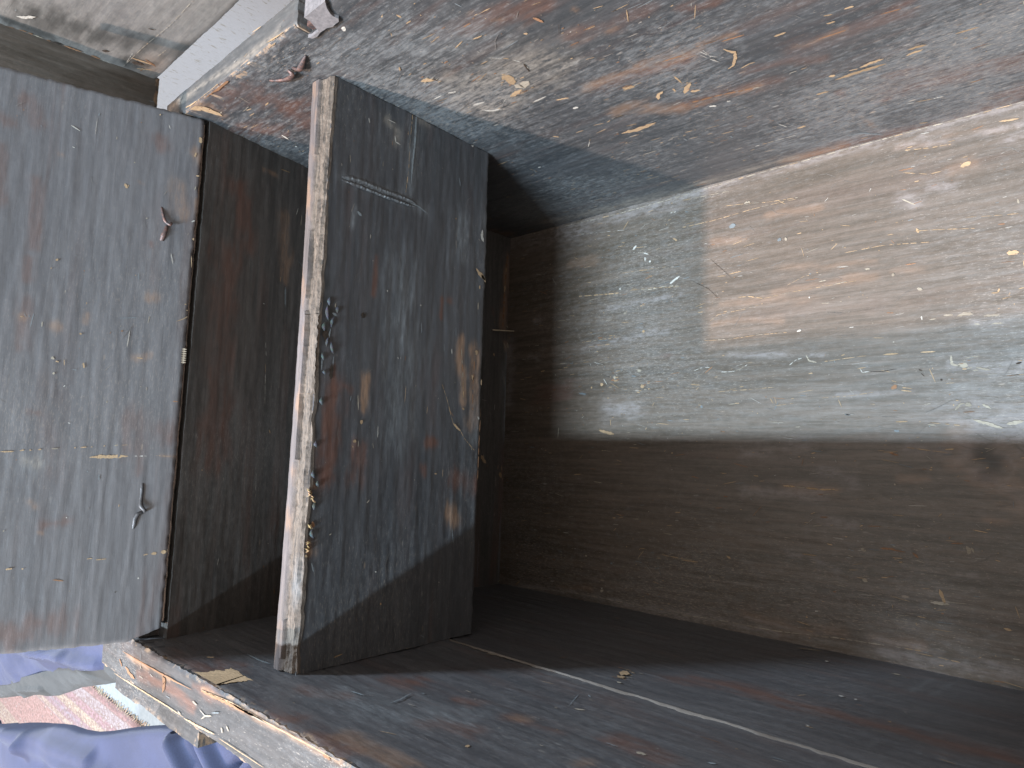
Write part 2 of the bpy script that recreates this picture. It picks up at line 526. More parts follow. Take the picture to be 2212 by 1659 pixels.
['R',16.0,287.8,359.1,310.2,351.6],
['R',9.93,312.4,318.5,329.9,317.2,346.5,315.9],
['R',15.16,377.3,298.6,408.9,302.3],
['O',7.5,379.7,342.2,382.0,334.6],
['R',9.81,267.3,322.8,280.4,318.8],
['R',19.06,207.6,332.2,221.6,321.5],
['G',31.88,209.7,371.3,255.9,368.7,286.9,346.0],
['O',9.13,317.9,316.1,322.7,314.5],
['p',1.13,102.9,423.9,110.8,417.6,110.7,409.9,115.9,406.7,112.1,400.4,122.3,399.6,137.2,401.7,148.0,400.9,144.7,407.0,143.5,413.9,142.4,419.8,140.2,425.0,143.3,431.4,136.3,432.5,123.0,431.1,109.8,428.8],
['p',1.55,5.6,433.3,11.8,427.5,25.2,425.3,41.6,425.5,54.4,429.0,70.7,430.6,83.0,427.8,96.0,426.5,106.2,425.3,115.3,430.0,100.0,432.2,78.0,433.3,50.0,434.0,26.4,433.5],
['O',10.75,12.5,433.4,56.8,432.1,89.7,428.2,120.1,424.7],
['g',1.89,87.8,375.8,108.6,376.4,122.8,374.6],
['t',2.93,75.2,401.8,80.4,397.7],
['t',3.42,204.1,404.2,205.7,403.6],
['R',13.28,229.8,431.7,259.3,424.8,284.6,420.6],
['R',12.22,209.8,426.1,228.4,416.4],
['R',13.17,187.9,382.2,213.8,375.3],
['R',30.21,44.9,427.8,89.7,417.5,107.3,408.4],
['w',0.89,179.7,424.9,181.6,424.8],
['k',3.78,158.5,229.5,189.3,231.6,217.1,232.9,239.9,230.6]],
'L':[['w',1.06,414.8,96.7,411.7,90.0],
['t',1.73,442.7,34.7,442.5,33.8],
['t',3.12,431.4,2.1,426.0,0.7],
['O',7.13,416.3,5.1,411.7,0.6],
['t',1.44,416.5,4.1,412.1,4.8],
['t',1.4,395.6,2.5,396.0,-0.2],
['t',2.22,375.6,55.5,371.8,53.3],
['t',0.93,374.8,53.0,373.6,52.6],
['O',3.31,379.5,44.8,378.8,42.1],
['O',9.73,386.5,16.5,359.6,12.6],
['O',3.29,368.9,14.6,358.6,10.8],
['R',8.44,421.7,31.2,415.1,30.1],
['R',6.93,364.5,116.3,334.7,114.0,310.0,112.5],
['R',8.85,428.1,126.5,410.1,117.9],
['O',3.12,389.3,100.9,389.0,100.2],
['w',0.53,397.1,94.3,396.6,92.4],
['k',1.26,349.8,37.5,348.9,36.8],
['R',2.79,329.6,32.2,325.6,31.6],
['w',1.14,353.3,3.0,355.3,0.5],
['t',2.78,338.4,1.3,338.4,-2.4],
['w',0.51,435.6,27.0,431.8,25.5],
['O',3.2,373.4,0.9,326.8,-3.3],
['R',6.66,384.7,140.2,342.2,136.3],
['R',7.54,409.2,142.5,405.3,134.4],
['t',0.7,450.3,73.7,449.7,67.0],
['t',0.56,449.9,57.9,449.9,51.1],
['t',1.93,303.0,97.1,302.1,95.5],
['t',1.22,295.3,99.8,294.9,99.0],
['O',4.18,255.0,115.3,253.4,114.2],
['t',0.72,254.1,115.7,253.9,113.8],
['O',3.55,261.5,72.9,255.1,73.5],
['O',5.9,250.0,93.6,248.5,91.0],
['t',1.43,245.9,76.3,244.9,74.7],
['o',1.36,251.8,47.6,250.6,47.0],
['k',2.27,224.8,93.2,223.2,91.1],
['t',1.22,221.7,90.1,221.6,87.9],
['t',1.25,222.5,71.7,218.1,70.8],
['t',0.51,223.9,84.7,219.0,84.0],
['k',1.94,212.2,91.3,212.1,89.8],
['O',4.61,229.6,35.5,234.0,24.6],
['t',1.03,230.3,35.0,230.1,30.5],
['t',0.64,264.4,8.3,267.4,2.6,270.7,-1.4],
['t',0.81,280.4,3.0,280.2,1.4],
['t',0.68,275.2,1.4,275.2,-0.7],
['O',6.57,281.4,29.5,281.9,26.1],
['R',4.69,181.2,102.4,180.5,98.4],
['t',1.05,150.2,118.6,150.5,110.0],
['t',0.94,151.3,106.9,151.9,103.8],
['t',1.02,152.2,100.7,151.8,99.5],
['t',0.95,152.5,95.4,152.8,93.0],
['k',0.96,153.4,86.9,153.8,82.5],
['t',0.73,154.7,72.1,154.8,70.9],
['t',0.86,155.1,68.0,155.5,63.7],
['t',0.62,155.7,61.0,155.9,59.8],
['t',0.74,156.9,52.5,156.9,51.2],
['k',1.0,157.4,45.2,157.9,42.2],
['t',0.38,157.9,40.1,158.4,35.3],
['t',2.48,147.4,61.3,148.3,54.9,148.4,46.4,149.1,38.9,149.1,34.5],
['w',0.76,149.4,29.9,149.4,28.1],
['w',0.89,149.5,26.6,149.7,21.0],
['t',0.39,150.3,14.7,149.8,0.6],
['O',2.06,150.3,11.1,149.9,-1.7],
['R',14.38,180.5,31.6,155.3,29.0],
['R',13.86,171.3,11.6,165.0,8.8],
['o',0.92,196.1,5.6,196.2,1.3],
['t',0.61,323.4,0.8,292.3,-2.2],
['R',5.92,299.9,114.0,284.3,111.6],
['R',7.72,265.9,111.9,229.5,111.6],
['G',9.41,143.8,89.2,140.0,98.7],
['t',0.58,153.8,-2.0,147.3,-2.9],
['w',0.56,202.1,83.3,203.4,82.2],
['w',0.59,174.2,77.9,173.7,76.3],
['R',6.64,154.1,27.2,139.0,24.9],
['K',4.54,143.5,101.9,141.3,94.9],
['O',3.85,113.2,96.3,108.5,93.9],
['t',0.76,69.1,18.7,70.2,13.8],
['t',2.27,70.3,11.8,70.6,7.6],
['t',3.33,71.0,4.6,71.8,0.6],
['t',2.83,72.1,0.1,72.5,-1.9],
['t',0.85,67.3,50.2,67.7,42.9],
['t',1.37,63.1,107.3,63.3,103.0],
['t',1.12,63.0,97.5,62.8,96.3],
['d',1.2,41.6,35.0,41.2,34.3],
['O',1.75,89.4,88.8,88.7,87.3],
['w',0.94,100.9,72.7,100.3,72.1],
['w',1.17,51.5,20.0,51.0,18.7],
['R',15.03,22.4,88.1,21.7,68.6],
['R',14.68,15.3,106.2,15.0,92.2],
['R',7.2,95.7,85.0,97.7,70.2],
['t',0.6,68.2,56.5,68.6,52.4],
['t',0.56,-0.7,104.7,-1.4,90.7,-1.6,76.4],
['t',0.47,-1.6,76.4,-1.4,56.6,-1.1,41.3],
['o',0.95,218.1,-2.0,209.6,-3.1]],
'C':[['w',3.47,-58.1,115.7,-56.4,111.4,-47.6,104.5],
['o',2.26,-82.0,122.2,-78.3,106.9,-79.8,86.5],
['d',2.6,-78.5,86.2,-79.2,77.9],
['o',2.66,-78.7,77.4,-78.9,70.3,-78.7,63.1],
['o',2.37,-78.8,55.7,-79.8,48.0],
['w',1.87,-81.3,47.6,-80.7,38.8],
['k',0.63,-77.3,29.5,-29.7,28.3,20.6,24.9,68.0,25.2],
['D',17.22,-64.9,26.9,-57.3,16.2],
['t',2.43,-56.5,29.6,-54.9,10.3],
['t',1.77,-73.2,20.2,-64.5,8.3],
['d',6.09,-64.3,26.4,-60.8,17.7],
['o',2.41,-50.0,20.0,-56.6,8.3],
['D',35.4,-46.3,101.8,-43.1,87.3,-34.5,55.1,-17.9,3.8],  # cast shadow across the chest lid, painted in as a soft dark band
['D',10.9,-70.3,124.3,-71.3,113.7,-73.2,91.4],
['k',0.57,-35.8,13.8,-19.3,12.6],
['d',1.54,2.7,35.7,4.2,31.3],
['w',0.49,-68.0,29.8,-47.3,31.3],
['d',3.68,-63.4,51.5,-59.7,47.0]],
'G':[['R',16.79,398.7,368.2,348.2,359.8],
['O',10.2,390.1,320.2,344.7,311.9],
['R',22.48,335.2,376.5,248.5,375.4,150.3,374.5],
['O',8.32,350.7,314.0,327.4,312.3],
['O',3.32,428.3,344.3,428.1,331.3],
['t',0.83,436.0,326.9,436.8,315.2],
['w',0.64,396.4,304.6,404.3,302.6],
['g',1.66,319.7,311.7,299.6,310.2],
['w',0.79,260.9,330.0,247.6,328.2],
['w',0.63,240.1,328.4,201.5,325.8],
['w',0.46,136.8,329.9,113.7,328.9],
['t',0.94,177.4,319.0,173.8,317.4],
['t',0.74,163.0,348.4,164.8,346.3],
['t',0.93,138.8,385.5,138.4,384.4],
['w',0.63,297.8,335.9,297.3,334.3]],
'T':[['t',0.85,124.4,-6.0,167.7,-3.0,217.5,-2.6,259.9,-1.4,291.5,-1.2],
['o',2.05,124.5,-6.5,157.1,-4.8,198.6,-3.2],
['k',1.53,167.8,-3.5,217.5,-3.0],
['o',1.17,-27.9,-12.2,23.9,-11.9,83.6,-10.6,110.0,-9.5],
['t',0.92,-42.9,-32.9,-29.7,-33.0,12.4,-32.0,68.1,-30.5,101.2,-30.3],
['t',1.29,101.3,-30.8,126.5,-29.5,149.8,-27.8],
['t',0.62,154.5,-28.4,184.5,-28.0,215.5,-27.7],
['o',2.81,-17.9,-22.4,-6.3,-25.8,4.4,-26.9],
['o',4.57,58.1,-12.2,63.5,-16.4,60.7,-23.7],
['k',1.23,112.7,-16.5,120.4,-17.1],
['k',1.17,127.9,-24.1,134.4,-20.4,143.4,-18.0],
['g',0.93,143.1,-16.1,154.1,-13.2],
['k',1.57,157.7,-21.3,160.4,-23.9],
['k',1.37,164.9,-18.4,168.6,-20.6],
['k',1.08,90.2,-29.0,95.8,-29.7],
['R',6.05,109.6,-7.5,168.0,-4.8],
['o',1.93,-33.4,-19.6,-24.8,-23.9],
['k',1.34,13.4,-16.0,16.8,-16.1],
['o',1.55,275.4,-2.3,282.8,-2.4],
['t',2.73,5.1,453.4,31.3,449.9,63.9,450.3,89.1,448.8],
['t',2.32,91.5,450.4,127.4,449.0,146.3,449.9],
['t',1.4,149.2,453.5,179.4,450.1],
['t',0.93,123.9,472.3,138.5,470.9],
['K',4.87,-35.8,467.6,31.7,463.6,116.7,454.6,163.3,457.1],
['k',1.52,32.8,474.3,41.5,476.5],
['O',2.83,124.4,-6.0,217.5,-3.0,291.5,-1.2],
['R',7.13,9.9,-22.1,71.3,-18.9,112.0,-19.3],
['O',2.84,-20.1,-14.3,69.7,-11.7]],
}
GROOVES = [[(0.4505, 0.2943), (0.431, 0.2939), (0.4096, 0.2955), (0.3886, 0.2965), (0.3773, 0.2974)],
           [(0.3699, 0.3618), (0.3712, 0.3447), (0.3704, 0.3251), (0.371, 0.3045), (0.3707, 0.2878)]]

# ------------------------------------------------------------------ helpers
def _hash(ix, iy, s):
    h = (ix * 374761393 + iy * 668265263 + s * 2147483647) & 0xFFFFFFFF
    h = ((h ^ (h >> 13)) * 1274126177) & 0xFFFFFFFF
    return ((h ^ (h >> 16)) & 0xFFFF) / 65535.0

def vnoise(x, y, s=0):
    x = np.asarray(x, float); y = np.asarray(y, float)
    ix = np.floor(x).astype(np.int64); iy = np.floor(y).astype(np.int64)
    fx = x - ix; fy = y - iy
    fx = fx * fx * (3 - 2 * fx); fy = fy * fy * (3 - 2 * fy)
    a = _hash(ix, iy, s); b = _hash(ix + 1, iy, s); c = _hash(ix, iy + 1, s); d = _hash(ix + 1, iy + 1, s)
    return (a * (1 - fx) + b * fx) * (1 - fy) + (c * (1 - fx) + d * fx) * fy

def fbm(x, y, s=0, n=4):
    t = 0; a = .5; k = 0
    for i in range(n):
        t = t + a * vnoise(x * 2 ** i, y * 2 ** i, s + i * 17); k += a; a *= .55
    return t / k

def seg_dist(px, py, pts):
    best = np.full(px.shape, 1e9)
    if len(pts) == 1:
        return np.hypot(px - pts[0][0], py - pts[0][1])
    for (ax, ay), (bx, by) in zip(pts[:-1], pts[1:]):
        dx, dy = bx - ax, by - ay
        t = np.clip(((px - ax) * dx + (py - ay) * dy) / (dx * dx + dy * dy + 1e-12), 0, 1)
        best = np.minimum(best, np.hypot(px - ax - t * dx, py - ay - t * dy))
    return best

def tag(o, label=None, category=None, group=None, kind=None):
    if label: o['label'] = label
    if category: o['category'] = category
    if group: o['group'] = group
    if kind: o['kind'] = kind
    return o

def link(o, parent=None):
    COL.objects.link(o)
    if parent is not None: o.parent = parent
    return o

def empty(name, loc=(0, 0, 0)):
    o = bpy.data.objects.new(name, None)
    o.location = loc
    return link(o)

def mesh_obj(name, verts, faces, mat, parent=None, smooth=False, uvs=None, attrs=None, mats=None, face_mat=None):
    me = bpy.data.meshes.new(name)
    me.from_pydata([tuple(v) for v in verts], [], [tuple(f) for f in faces])
    for m in (mats or [mat]): me.materials.append(m)
    if face_mat is not None: me.polygons.foreach_set('material_index', np.asarray(face_mat, np.int32))
    if smooth: me.polygons.foreach_set('use_smooth', np.ones(len(me.polygons), bool))
    if uvs is not None:
        li = np.zeros(len(me.loops), np.int32); me.loops.foreach_get('vertex_index', li)
        l = me.uv_layers.new(name='UVMap')
        l.data.foreach_set('uv', np.asarray(uvs, np.float32)[li].ravel())
    for k, a in (attrs or {}).items():
        at = me.attributes.new(k, 'FLOAT_COLOR', 'POINT')
        at.data.foreach_set('color', np.asarray(a, np.float32).ravel())
    me.update()
    o = bpy.data.objects.new(name, me)
    return link(o, parent)

# ------------------------------------------------------------------ materials
class NT:
    def __init__(self, name):
        self.m = bpy.data.materials.new(name); self.m.use_nodes = True
        self.t = self.m.node_tree; self.t.nodes.clear()
        self.out = self.t.nodes.new('ShaderNodeOutputMaterial')
        self.b = self.t.nodes.new('ShaderNodeBsdfPrincipled')
        self.t.links.new(self.b.outputs[0], self.out.inputs[0])
    def n(self, ty, **k):
        x = self.t.nodes.new(ty)
        for a, v in k.items(): setattr(x, a, v)
        return x
    def set(self, sock, v):
        if hasattr(v, 'is_output') or isinstance(v, bpy.types.NodeSocket): self.t.links.new(v, sock)
        else: sock.default_value = v
    def noise(self, vec, scale, detail=4, rough=.55, sc=(1, 1, 1), off=(0, 0, 0), dist=0):
        mp = self.n('ShaderNodeMapping'); self.set(mp.inputs[0], vec)
        mp.inputs['Scale'].default_value = sc; mp.inputs['Location'].default_value = off
        x = self.n('ShaderNodeTexNoise'); self.set(x.inputs['Vector'], mp.outputs[0])
        x.inputs['Scale'].default_value = scale; x.inputs['Detail'].default_value = detail
        x.inputs['Roughness'].default_value = rough; x.inputs['Distortion'].default_value = dist
        return x.outputs[0]
    def ramp(self, v, a, b, lo=0., hi=1.):
        r = self.n('ShaderNodeMapRange'); r.interpolation_type = 'SMOOTHSTEP'
        self.set(r.inputs[0], v); r.inputs[1].default_value = a; r.inputs[2].default_value = b
        r.inputs[3].default_value = lo; r.inputs[4].default_value = hi
        return r.outputs[0]
    def math(self, op, a, b=0., c=0.):
        r = self.n('ShaderNodeMath', operation=op); self.set(r.inputs[0], a); self.set(r.inputs[1], b); self.set(r.inputs[2], c)
        return r.outputs[0]
    def mix(self, f, a, b, blend='MIX'):
        r = self.n('ShaderNodeMix', data_type='RGBA', blend_type=blend)
        self.set(r.inputs[0], f); self.set(r.inputs[6], a); self.set(r.inputs[7], b)
        return r.outputs[2]

def old_wood(name, seed, dust=.25, red=.45, rough=.42, scuff=.5, base=1.0, warm=0.0, spec=.5, specks=1.0, og=.55, rd=.7, con=1.0, brown=0., dustc=(0.25, 0.205, 0.16)):
    """blackened, rubbed old boards; the grain runs along u (metres)"""
    g = NT(name)
    uv = g.n('ShaderNodeUVMap').outputs[0]
    ma = g.n('ShaderNodeAttribute', attribute_name='stain_a').outputs['Color']
    mb = g.n('ShaderNodeAttribute', attribute_name='stain_shade_b').outputs['Color']
    sa = g.n('ShaderNodeSeparateColor'); g.set(sa.inputs[0], ma)
    sb = g.n('ShaderNodeSeparateColor'); g.set(sb.inputs[0], mb)
    o = (seed * 3.1, seed * 1.7, seed)
    grain = g.noise(uv, 1, 8, .66, (14, 230, 1), o, .5)
    streak = g.noise(uv, 1, 5, .6, (3.2, 46, 1), o, .6)
    blotch = g.noise(uv, 1, 5, .6, (7, 15, 1), o, .8)
    fine = g.noise(uv, 1, 8, .74, (75, 420, 1), o, .3)
    mott = g.noise(uv, 120, 8, .72, (1, 1.6, 1), o)
    soft = g.noise(uv, 1, 4, .5, (2.5, 60, 1), (o[1], o[0], 5), .3)
    cloud = g.noise(uv, 5, 3, .5, (1, 1, 1), o)
    b = base
    black = (0.024 * b + warm * .008, 0.027 * b + warm * .002, 0.030 * b, 1)
    black2 = (0.052 * b + warm * .012, 0.052 * b + warm * .004, 0.054 * b, 1)
    mid = tuple((x + y) / 2 for x, y in zip(black, black2))
    black = tuple(m_ + (x - m_) * con for x, m_ in zip(black, mid)); black2 = tuple(m_ + (x - m_) * con for x, m_ in zip(black2, mid))
    black = tuple(x * (1 - brown) + y * brown for x, y in zip(black, (.052, .035, .018, 1))); black2 = tuple(x * (1 - brown) + y * brown for x, y in zip(black2, (.104, .071, .046, 1)))
    c = g.mix(g.ramp(g.math('ADD', g.math('MULTIPLY', grain, .5), g.math('ADD', g.math('MULTIPLY', soft, .3), g.math('MULTIPLY', mott, .25))), .42, .64), black, black2)
    # reddish ground showing through in streaks
    rmask = g.math('MULTIPLY', g.ramp(streak, .50, .72), g.ramp(blotch, .38, .66))
    rmask = g.math('MULTIPLY', rmask, red)
    att = g.math('MULTIPLY', g.math('MULTIPLY', sa.outputs[0], rd), g.ramp(g.math('ADD', streak, g.math('MULTIPLY', fine, .35)), .42, .78, .25, 1.3))
    rmask = g.math('MINIMUM', g.math('ADD', rmask, att), 1.0)
    c = g.mix(g.math('MULTIPLY', rmask, .85), c, g.mix(fine, (0.062, 0.026, 0.018, 1), (0.135, 0.058, 0.036, 1)))
    # orange worn ground
    om = g.math('MULTIPLY', g.math('MULTIPLY', sa.outputs[1], og), g.ramp(g.math('ADD', fine, g.math('MULTIPLY', streak, .5)), .48, .88, .12, 1.25))
    c = g.mix(g.math('MINIMUM', om, 1.), c, g.mix(grain, (0.17, 0.078, 0.036, 1), (0.33, 0.20, 0.12, 1)))
    # grey rubbed bloom
    gm = g.math('MULTIPLY', g.ramp(g.math('ADD', g.math('ADD', g.math('MULTIPLY', fine, .6), g.math('MULTIPLY', mott, .4)), g.math('MULTIPLY', cloud, .45)), .70, .86), scuff)
    ga = g.math('MULTIPLY', sb.outputs[0], g.ramp(fine, .32, .72, .15, 1.2))
    gm = g.math('MINIMUM', g.math('ADD', gm, ga), 1.)
    c = g.mix(g.math('MULTIPLY', gm, .7), c, (0.155, 0.158, 0.158, 1))
    # dust and pale greige wear
    big = g.noise(uv, 2.2, 4, .55, (1, 2.2, 1), (seed, 4, 2), .5)
    dm = g.math('MULTIPLY', g.ramp(g.math('ADD', big, g.math('ADD', g.math('MULTIPLY', fine, .4), g.math('MULTIPLY', mott, .35))), .55, 1.05), dust)
    da = g.math('MULTIPLY', sa.outputs[2], g.ramp(g.math('ADD', g.math('MULTIPLY', fine, .6), g.math('ADD', g.math('MULTIPLY', mott, .5), g.math('MULTIPLY', blotch, .3))), .54, .80, .0, 1.0))
    dm = g.math('MINIMUM', g.math('ADD', dm, da), 1.)
    c = g.mix(g.math('MULTIPLY', dm, .62), c, dustc + (1,))
    # little pale flecks
    vf = g.n('ShaderNodeTexVoronoi'); mp = g.n('ShaderNodeMapping'); g.set(mp.inputs[0], uv); mp.inputs['Scale'].default_value = (70, 210, 1)
    g.set(vf.inputs['Vector'], mp.outputs[0]); vf.inputs['Scale'].default_value = 1
    vs = g.n('ShaderNodeSeparateColor'); g.set(vs.inputs[0], vf.outputs['Color'])
    fl = g.math('MULTIPLY', g.ramp(vf.outputs['Distance'], .10, .26, 1, 0), g.ramp(vs.outputs[0], .95, .97))
    fl = g.math('MULTIPLY', fl, g.ramp(cloud, .42, .6))
    c = g.mix(g.math('MULTIPLY', fl, .55 * specks), c, g.mix(vs.outputs[1], (0.35, 0.22, 0.12, 1), (0.38, 0.36, 0.33, 1)))
    fk = g.noise(uv, 1, 6, .8, (210, 900, 1), (o[1], o[2], 3), .2)
    fkm = g.math('MULTIPLY', g.ramp(g.math('ADD', fk, g.math('MULTIPLY', cloud, .30)), .73, .79), .6 * specks)
    c = g.mix(fkm, c, g.mix(big, (0.30, 0.19, 0.11, 1), (0.30, 0.29, 0.27, 1)))
    dk = g.ramp(g.noise(uv, 1, 6, .75, (60, 520, 1), (o[2], 9, 1), .3), .30, .42, .55, 0)
    c = g.mix(g.math('MULTIPLY', dk, con), c, (0.016, 0.015, 0.014, 1))
    # grime and the chest lid's painted shadow band, then bare wood on the arrises
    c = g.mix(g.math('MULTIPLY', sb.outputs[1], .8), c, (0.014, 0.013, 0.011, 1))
    wm = g.ramp(g.math('MULTIPLY', sb.outputs[2], g.ramp(g.noise(uv, 70, 6, .7, (1, 1, 1), o), .36, .62)), .16, .34)
    c = g.mix(g.math('MULTIPLY', wm, .92), c, g.mix(fine, (0.19, 0.105, 0.055, 1), (0.36, 0.25, 0.16, 1)))
    g.set(g.b.inputs['Base Color'], c)
    r = g.math('ADD', g.ramp(fine, .3, .8, rough - .06, rough + .14), g.math('MULTIPLY', g.math('ADD', dm, wm), .22))
    g.set(g.b.inputs['Roughness'], g.math('ADD', r, g.math('MULTIPLY', sb.outputs[1], .1)))
    g.b.inputs['Specular IOR Level'].default_value = spec
    bp = g.n('ShaderNodeBump'); bp.inputs['Strength'].default_value = .4; bp.inputs['Distance'].default_value = .0006
    hgt = g.math('ADD', g.math('ADD', grain, g.math('ADD', g.math('MULTIPLY', fine, .6), g.math('MULTIPLY', mott, .5))), g.math('MULTIPLY', g.math('ADD', wm, dm), -.4))
    g.set(bp.inputs['Height'], hgt); g.set(g.b.inputs['Normal'], bp.outputs[0])
    return g.m

def chip_material(name='bare_wood_chips'):
    g = NT(name)
    at = g.n('ShaderNodeAttribute', attribute_name='tone').outputs['Color']
    uv = g.n('ShaderNodeUVMap').outputs[0]
    n = g.noise(uv, 1, 5, .7, (130, 1500, 1))
    m = g.noise(uv, 420, 3, .6)
    c = g.mix(g.ramp(n, .3, .7), at, g.mix(.5, at, (0.10, .06, .035, 1)), 'MIX')
    c = g.mix(g.ramp(m, .55, .75, 0, .5), c, (.05, .04, .035, 1))
    g.set(g.b.inputs['Base Color'], c)
    g.b.inputs['Roughness'].default_value = .75
    g.b.inputs['Specular IOR Level'].default_value = .25
    bp = g.n('ShaderNodeBump'); bp.inputs['Strength'].default_value = .4; bp.inputs['Distance'].default_value = .0004
    g.set(bp.inputs['Height'], n); g.set(g.b.inputs['Normal'], bp.outputs[0])
    return g.m

def torn_material():
    g = NT('torn_bare_wood')
    uv = g.n('ShaderNodeUVMap').outputs[0]
    mb = g.n('ShaderNodeAttribute', attribute_name='stain_shade_b').outputs['Color']
    sb = g.n('ShaderNodeSeparateColor'); g.set(sb.inputs[0], mb)
    fib = g.noise(uv, 1, 8, .75, (28, 520, 1), (1, 2, 0), .5)
    pit = g.noise(uv, 1, 8, .75, (160, 420, 1), (5, 1, 0))
    big = g.noise(uv, 1, 3, .5, (22, 60, 1), (2, 7, 0))
    rough = g.mix(g.ramp(fib, .3, .7), (0.038, 0.030, 0.025, 1), (0.16, 0.12, 0.09, 1))
    rough = g.mix(g.ramp(pit, .5, .68, 0, .75), rough, (.045, .033, .026, 1))
    lip = g.mix(g.ramp(fib, .3, .75), (0.075, 0.060, 0.056, 1), (0.145, 0.115, 0.104, 1))
    lip = g.mix(g.math('MULTIPLY', g.ramp(big, .5, .66), g.ramp(fib, .3, .6, .3, 1)), lip, (0.21, 0.125, 0.08, 1))
    c = g.mix(sb.outputs[2], lip, rough)
    c = g.mix(sb.outputs[1], c, (0.13, .135, .14, 1))
    g.set(g.b.inputs['Base Color'], c)
    g.b.inputs['Roughness'].default_value = .72
    g.b.inputs['Specular IOR Level'].default_value = .3
    bp = g.n('ShaderNodeBump'); bp.inputs['Strength'].default_value = .6; bp.inputs['Distance'].default_value = .0008
    g.set(bp.inputs['Height'], g.math('ADD', fib, pit)); g.set(g.b.inputs['Normal'], bp.outputs[0])
    return g.m

def rust_iron():
    g = NT('rusted_iron')
    tc = g.n('ShaderNodeTexCoord').outputs['Object']
    n = g.noise(tc, 260, 5, .7)
    m = g.noise(tc, 900, 4, .7)
    at = g.n('ShaderNodeAttribute', attribute_name='tone').outputs['Color']
    c = g.mix(g.ramp(n, .35, .65), (0.055, 0.045, 0.045, 1), (0.155, 0.085, 0.068, 1))
    c = g.mix(g.ramp(m, .6, .75, 0, .6), c, (0.30, 0.24, 0.21, 1))
    g.set(g.b.inputs['Base Color'], c)
    g.b.inputs['Metallic'].default_value = .35
    g.b.inputs['Roughness'].default_value = .5
    bp = g.n('ShaderNodeBump'); bp.inputs['Strength'].default_value = .5; bp.inputs['Distance'].default_value = .0005
    g.set(bp.inputs['Height'], m); g.set(g.b.inputs['Normal'], bp.outputs[0])
    return g.m

def cloth_mat(name, c1, c2, sc=900):
    g = NT(name)
    tc = g.n('ShaderNodeTexCoord').outputs['Object']
    w = g.noise(tc, sc, 3, .6)
    f = g.noise(tc, 9, 5, .6, dist=.6)
    c = g.mix(g.ramp(f, .3, .7), c1, c2)
    c = g.mix(g.ramp(w, .35, .7, 0, .5), c, tuple(min(1, v * 1.6) for v in c2[:3]) + (1,))
    g.set(g.b.inputs['Base Color'], c)
    g.b.inputs['Roughness'].default_value = .85
    g.b.inputs['Sheen Weight'].default_value = .08
    bp = g.n('ShaderNodeBump'); bp.inputs['Strength'].default_value = .25; bp.inputs['Distance'].default_value = .001
    g.set(bp.inputs['Height'], w); g.set(g.b.inputs['Normal'], bp.outputs[0])
    return g.m

TONE = {'t': (.37, .25, .145), 'k': (.31, .265, .205), 'w': (.44, .41, .36), 'o': (.24, .12, .062), 'g': (.16, .185, .195), 'd': (.012, .011, .010)}
CHIP = chip_material()
TORN = torn_material()
IRON = rust_iron()
POLY = {'p': 'b', 'q': 'o'}

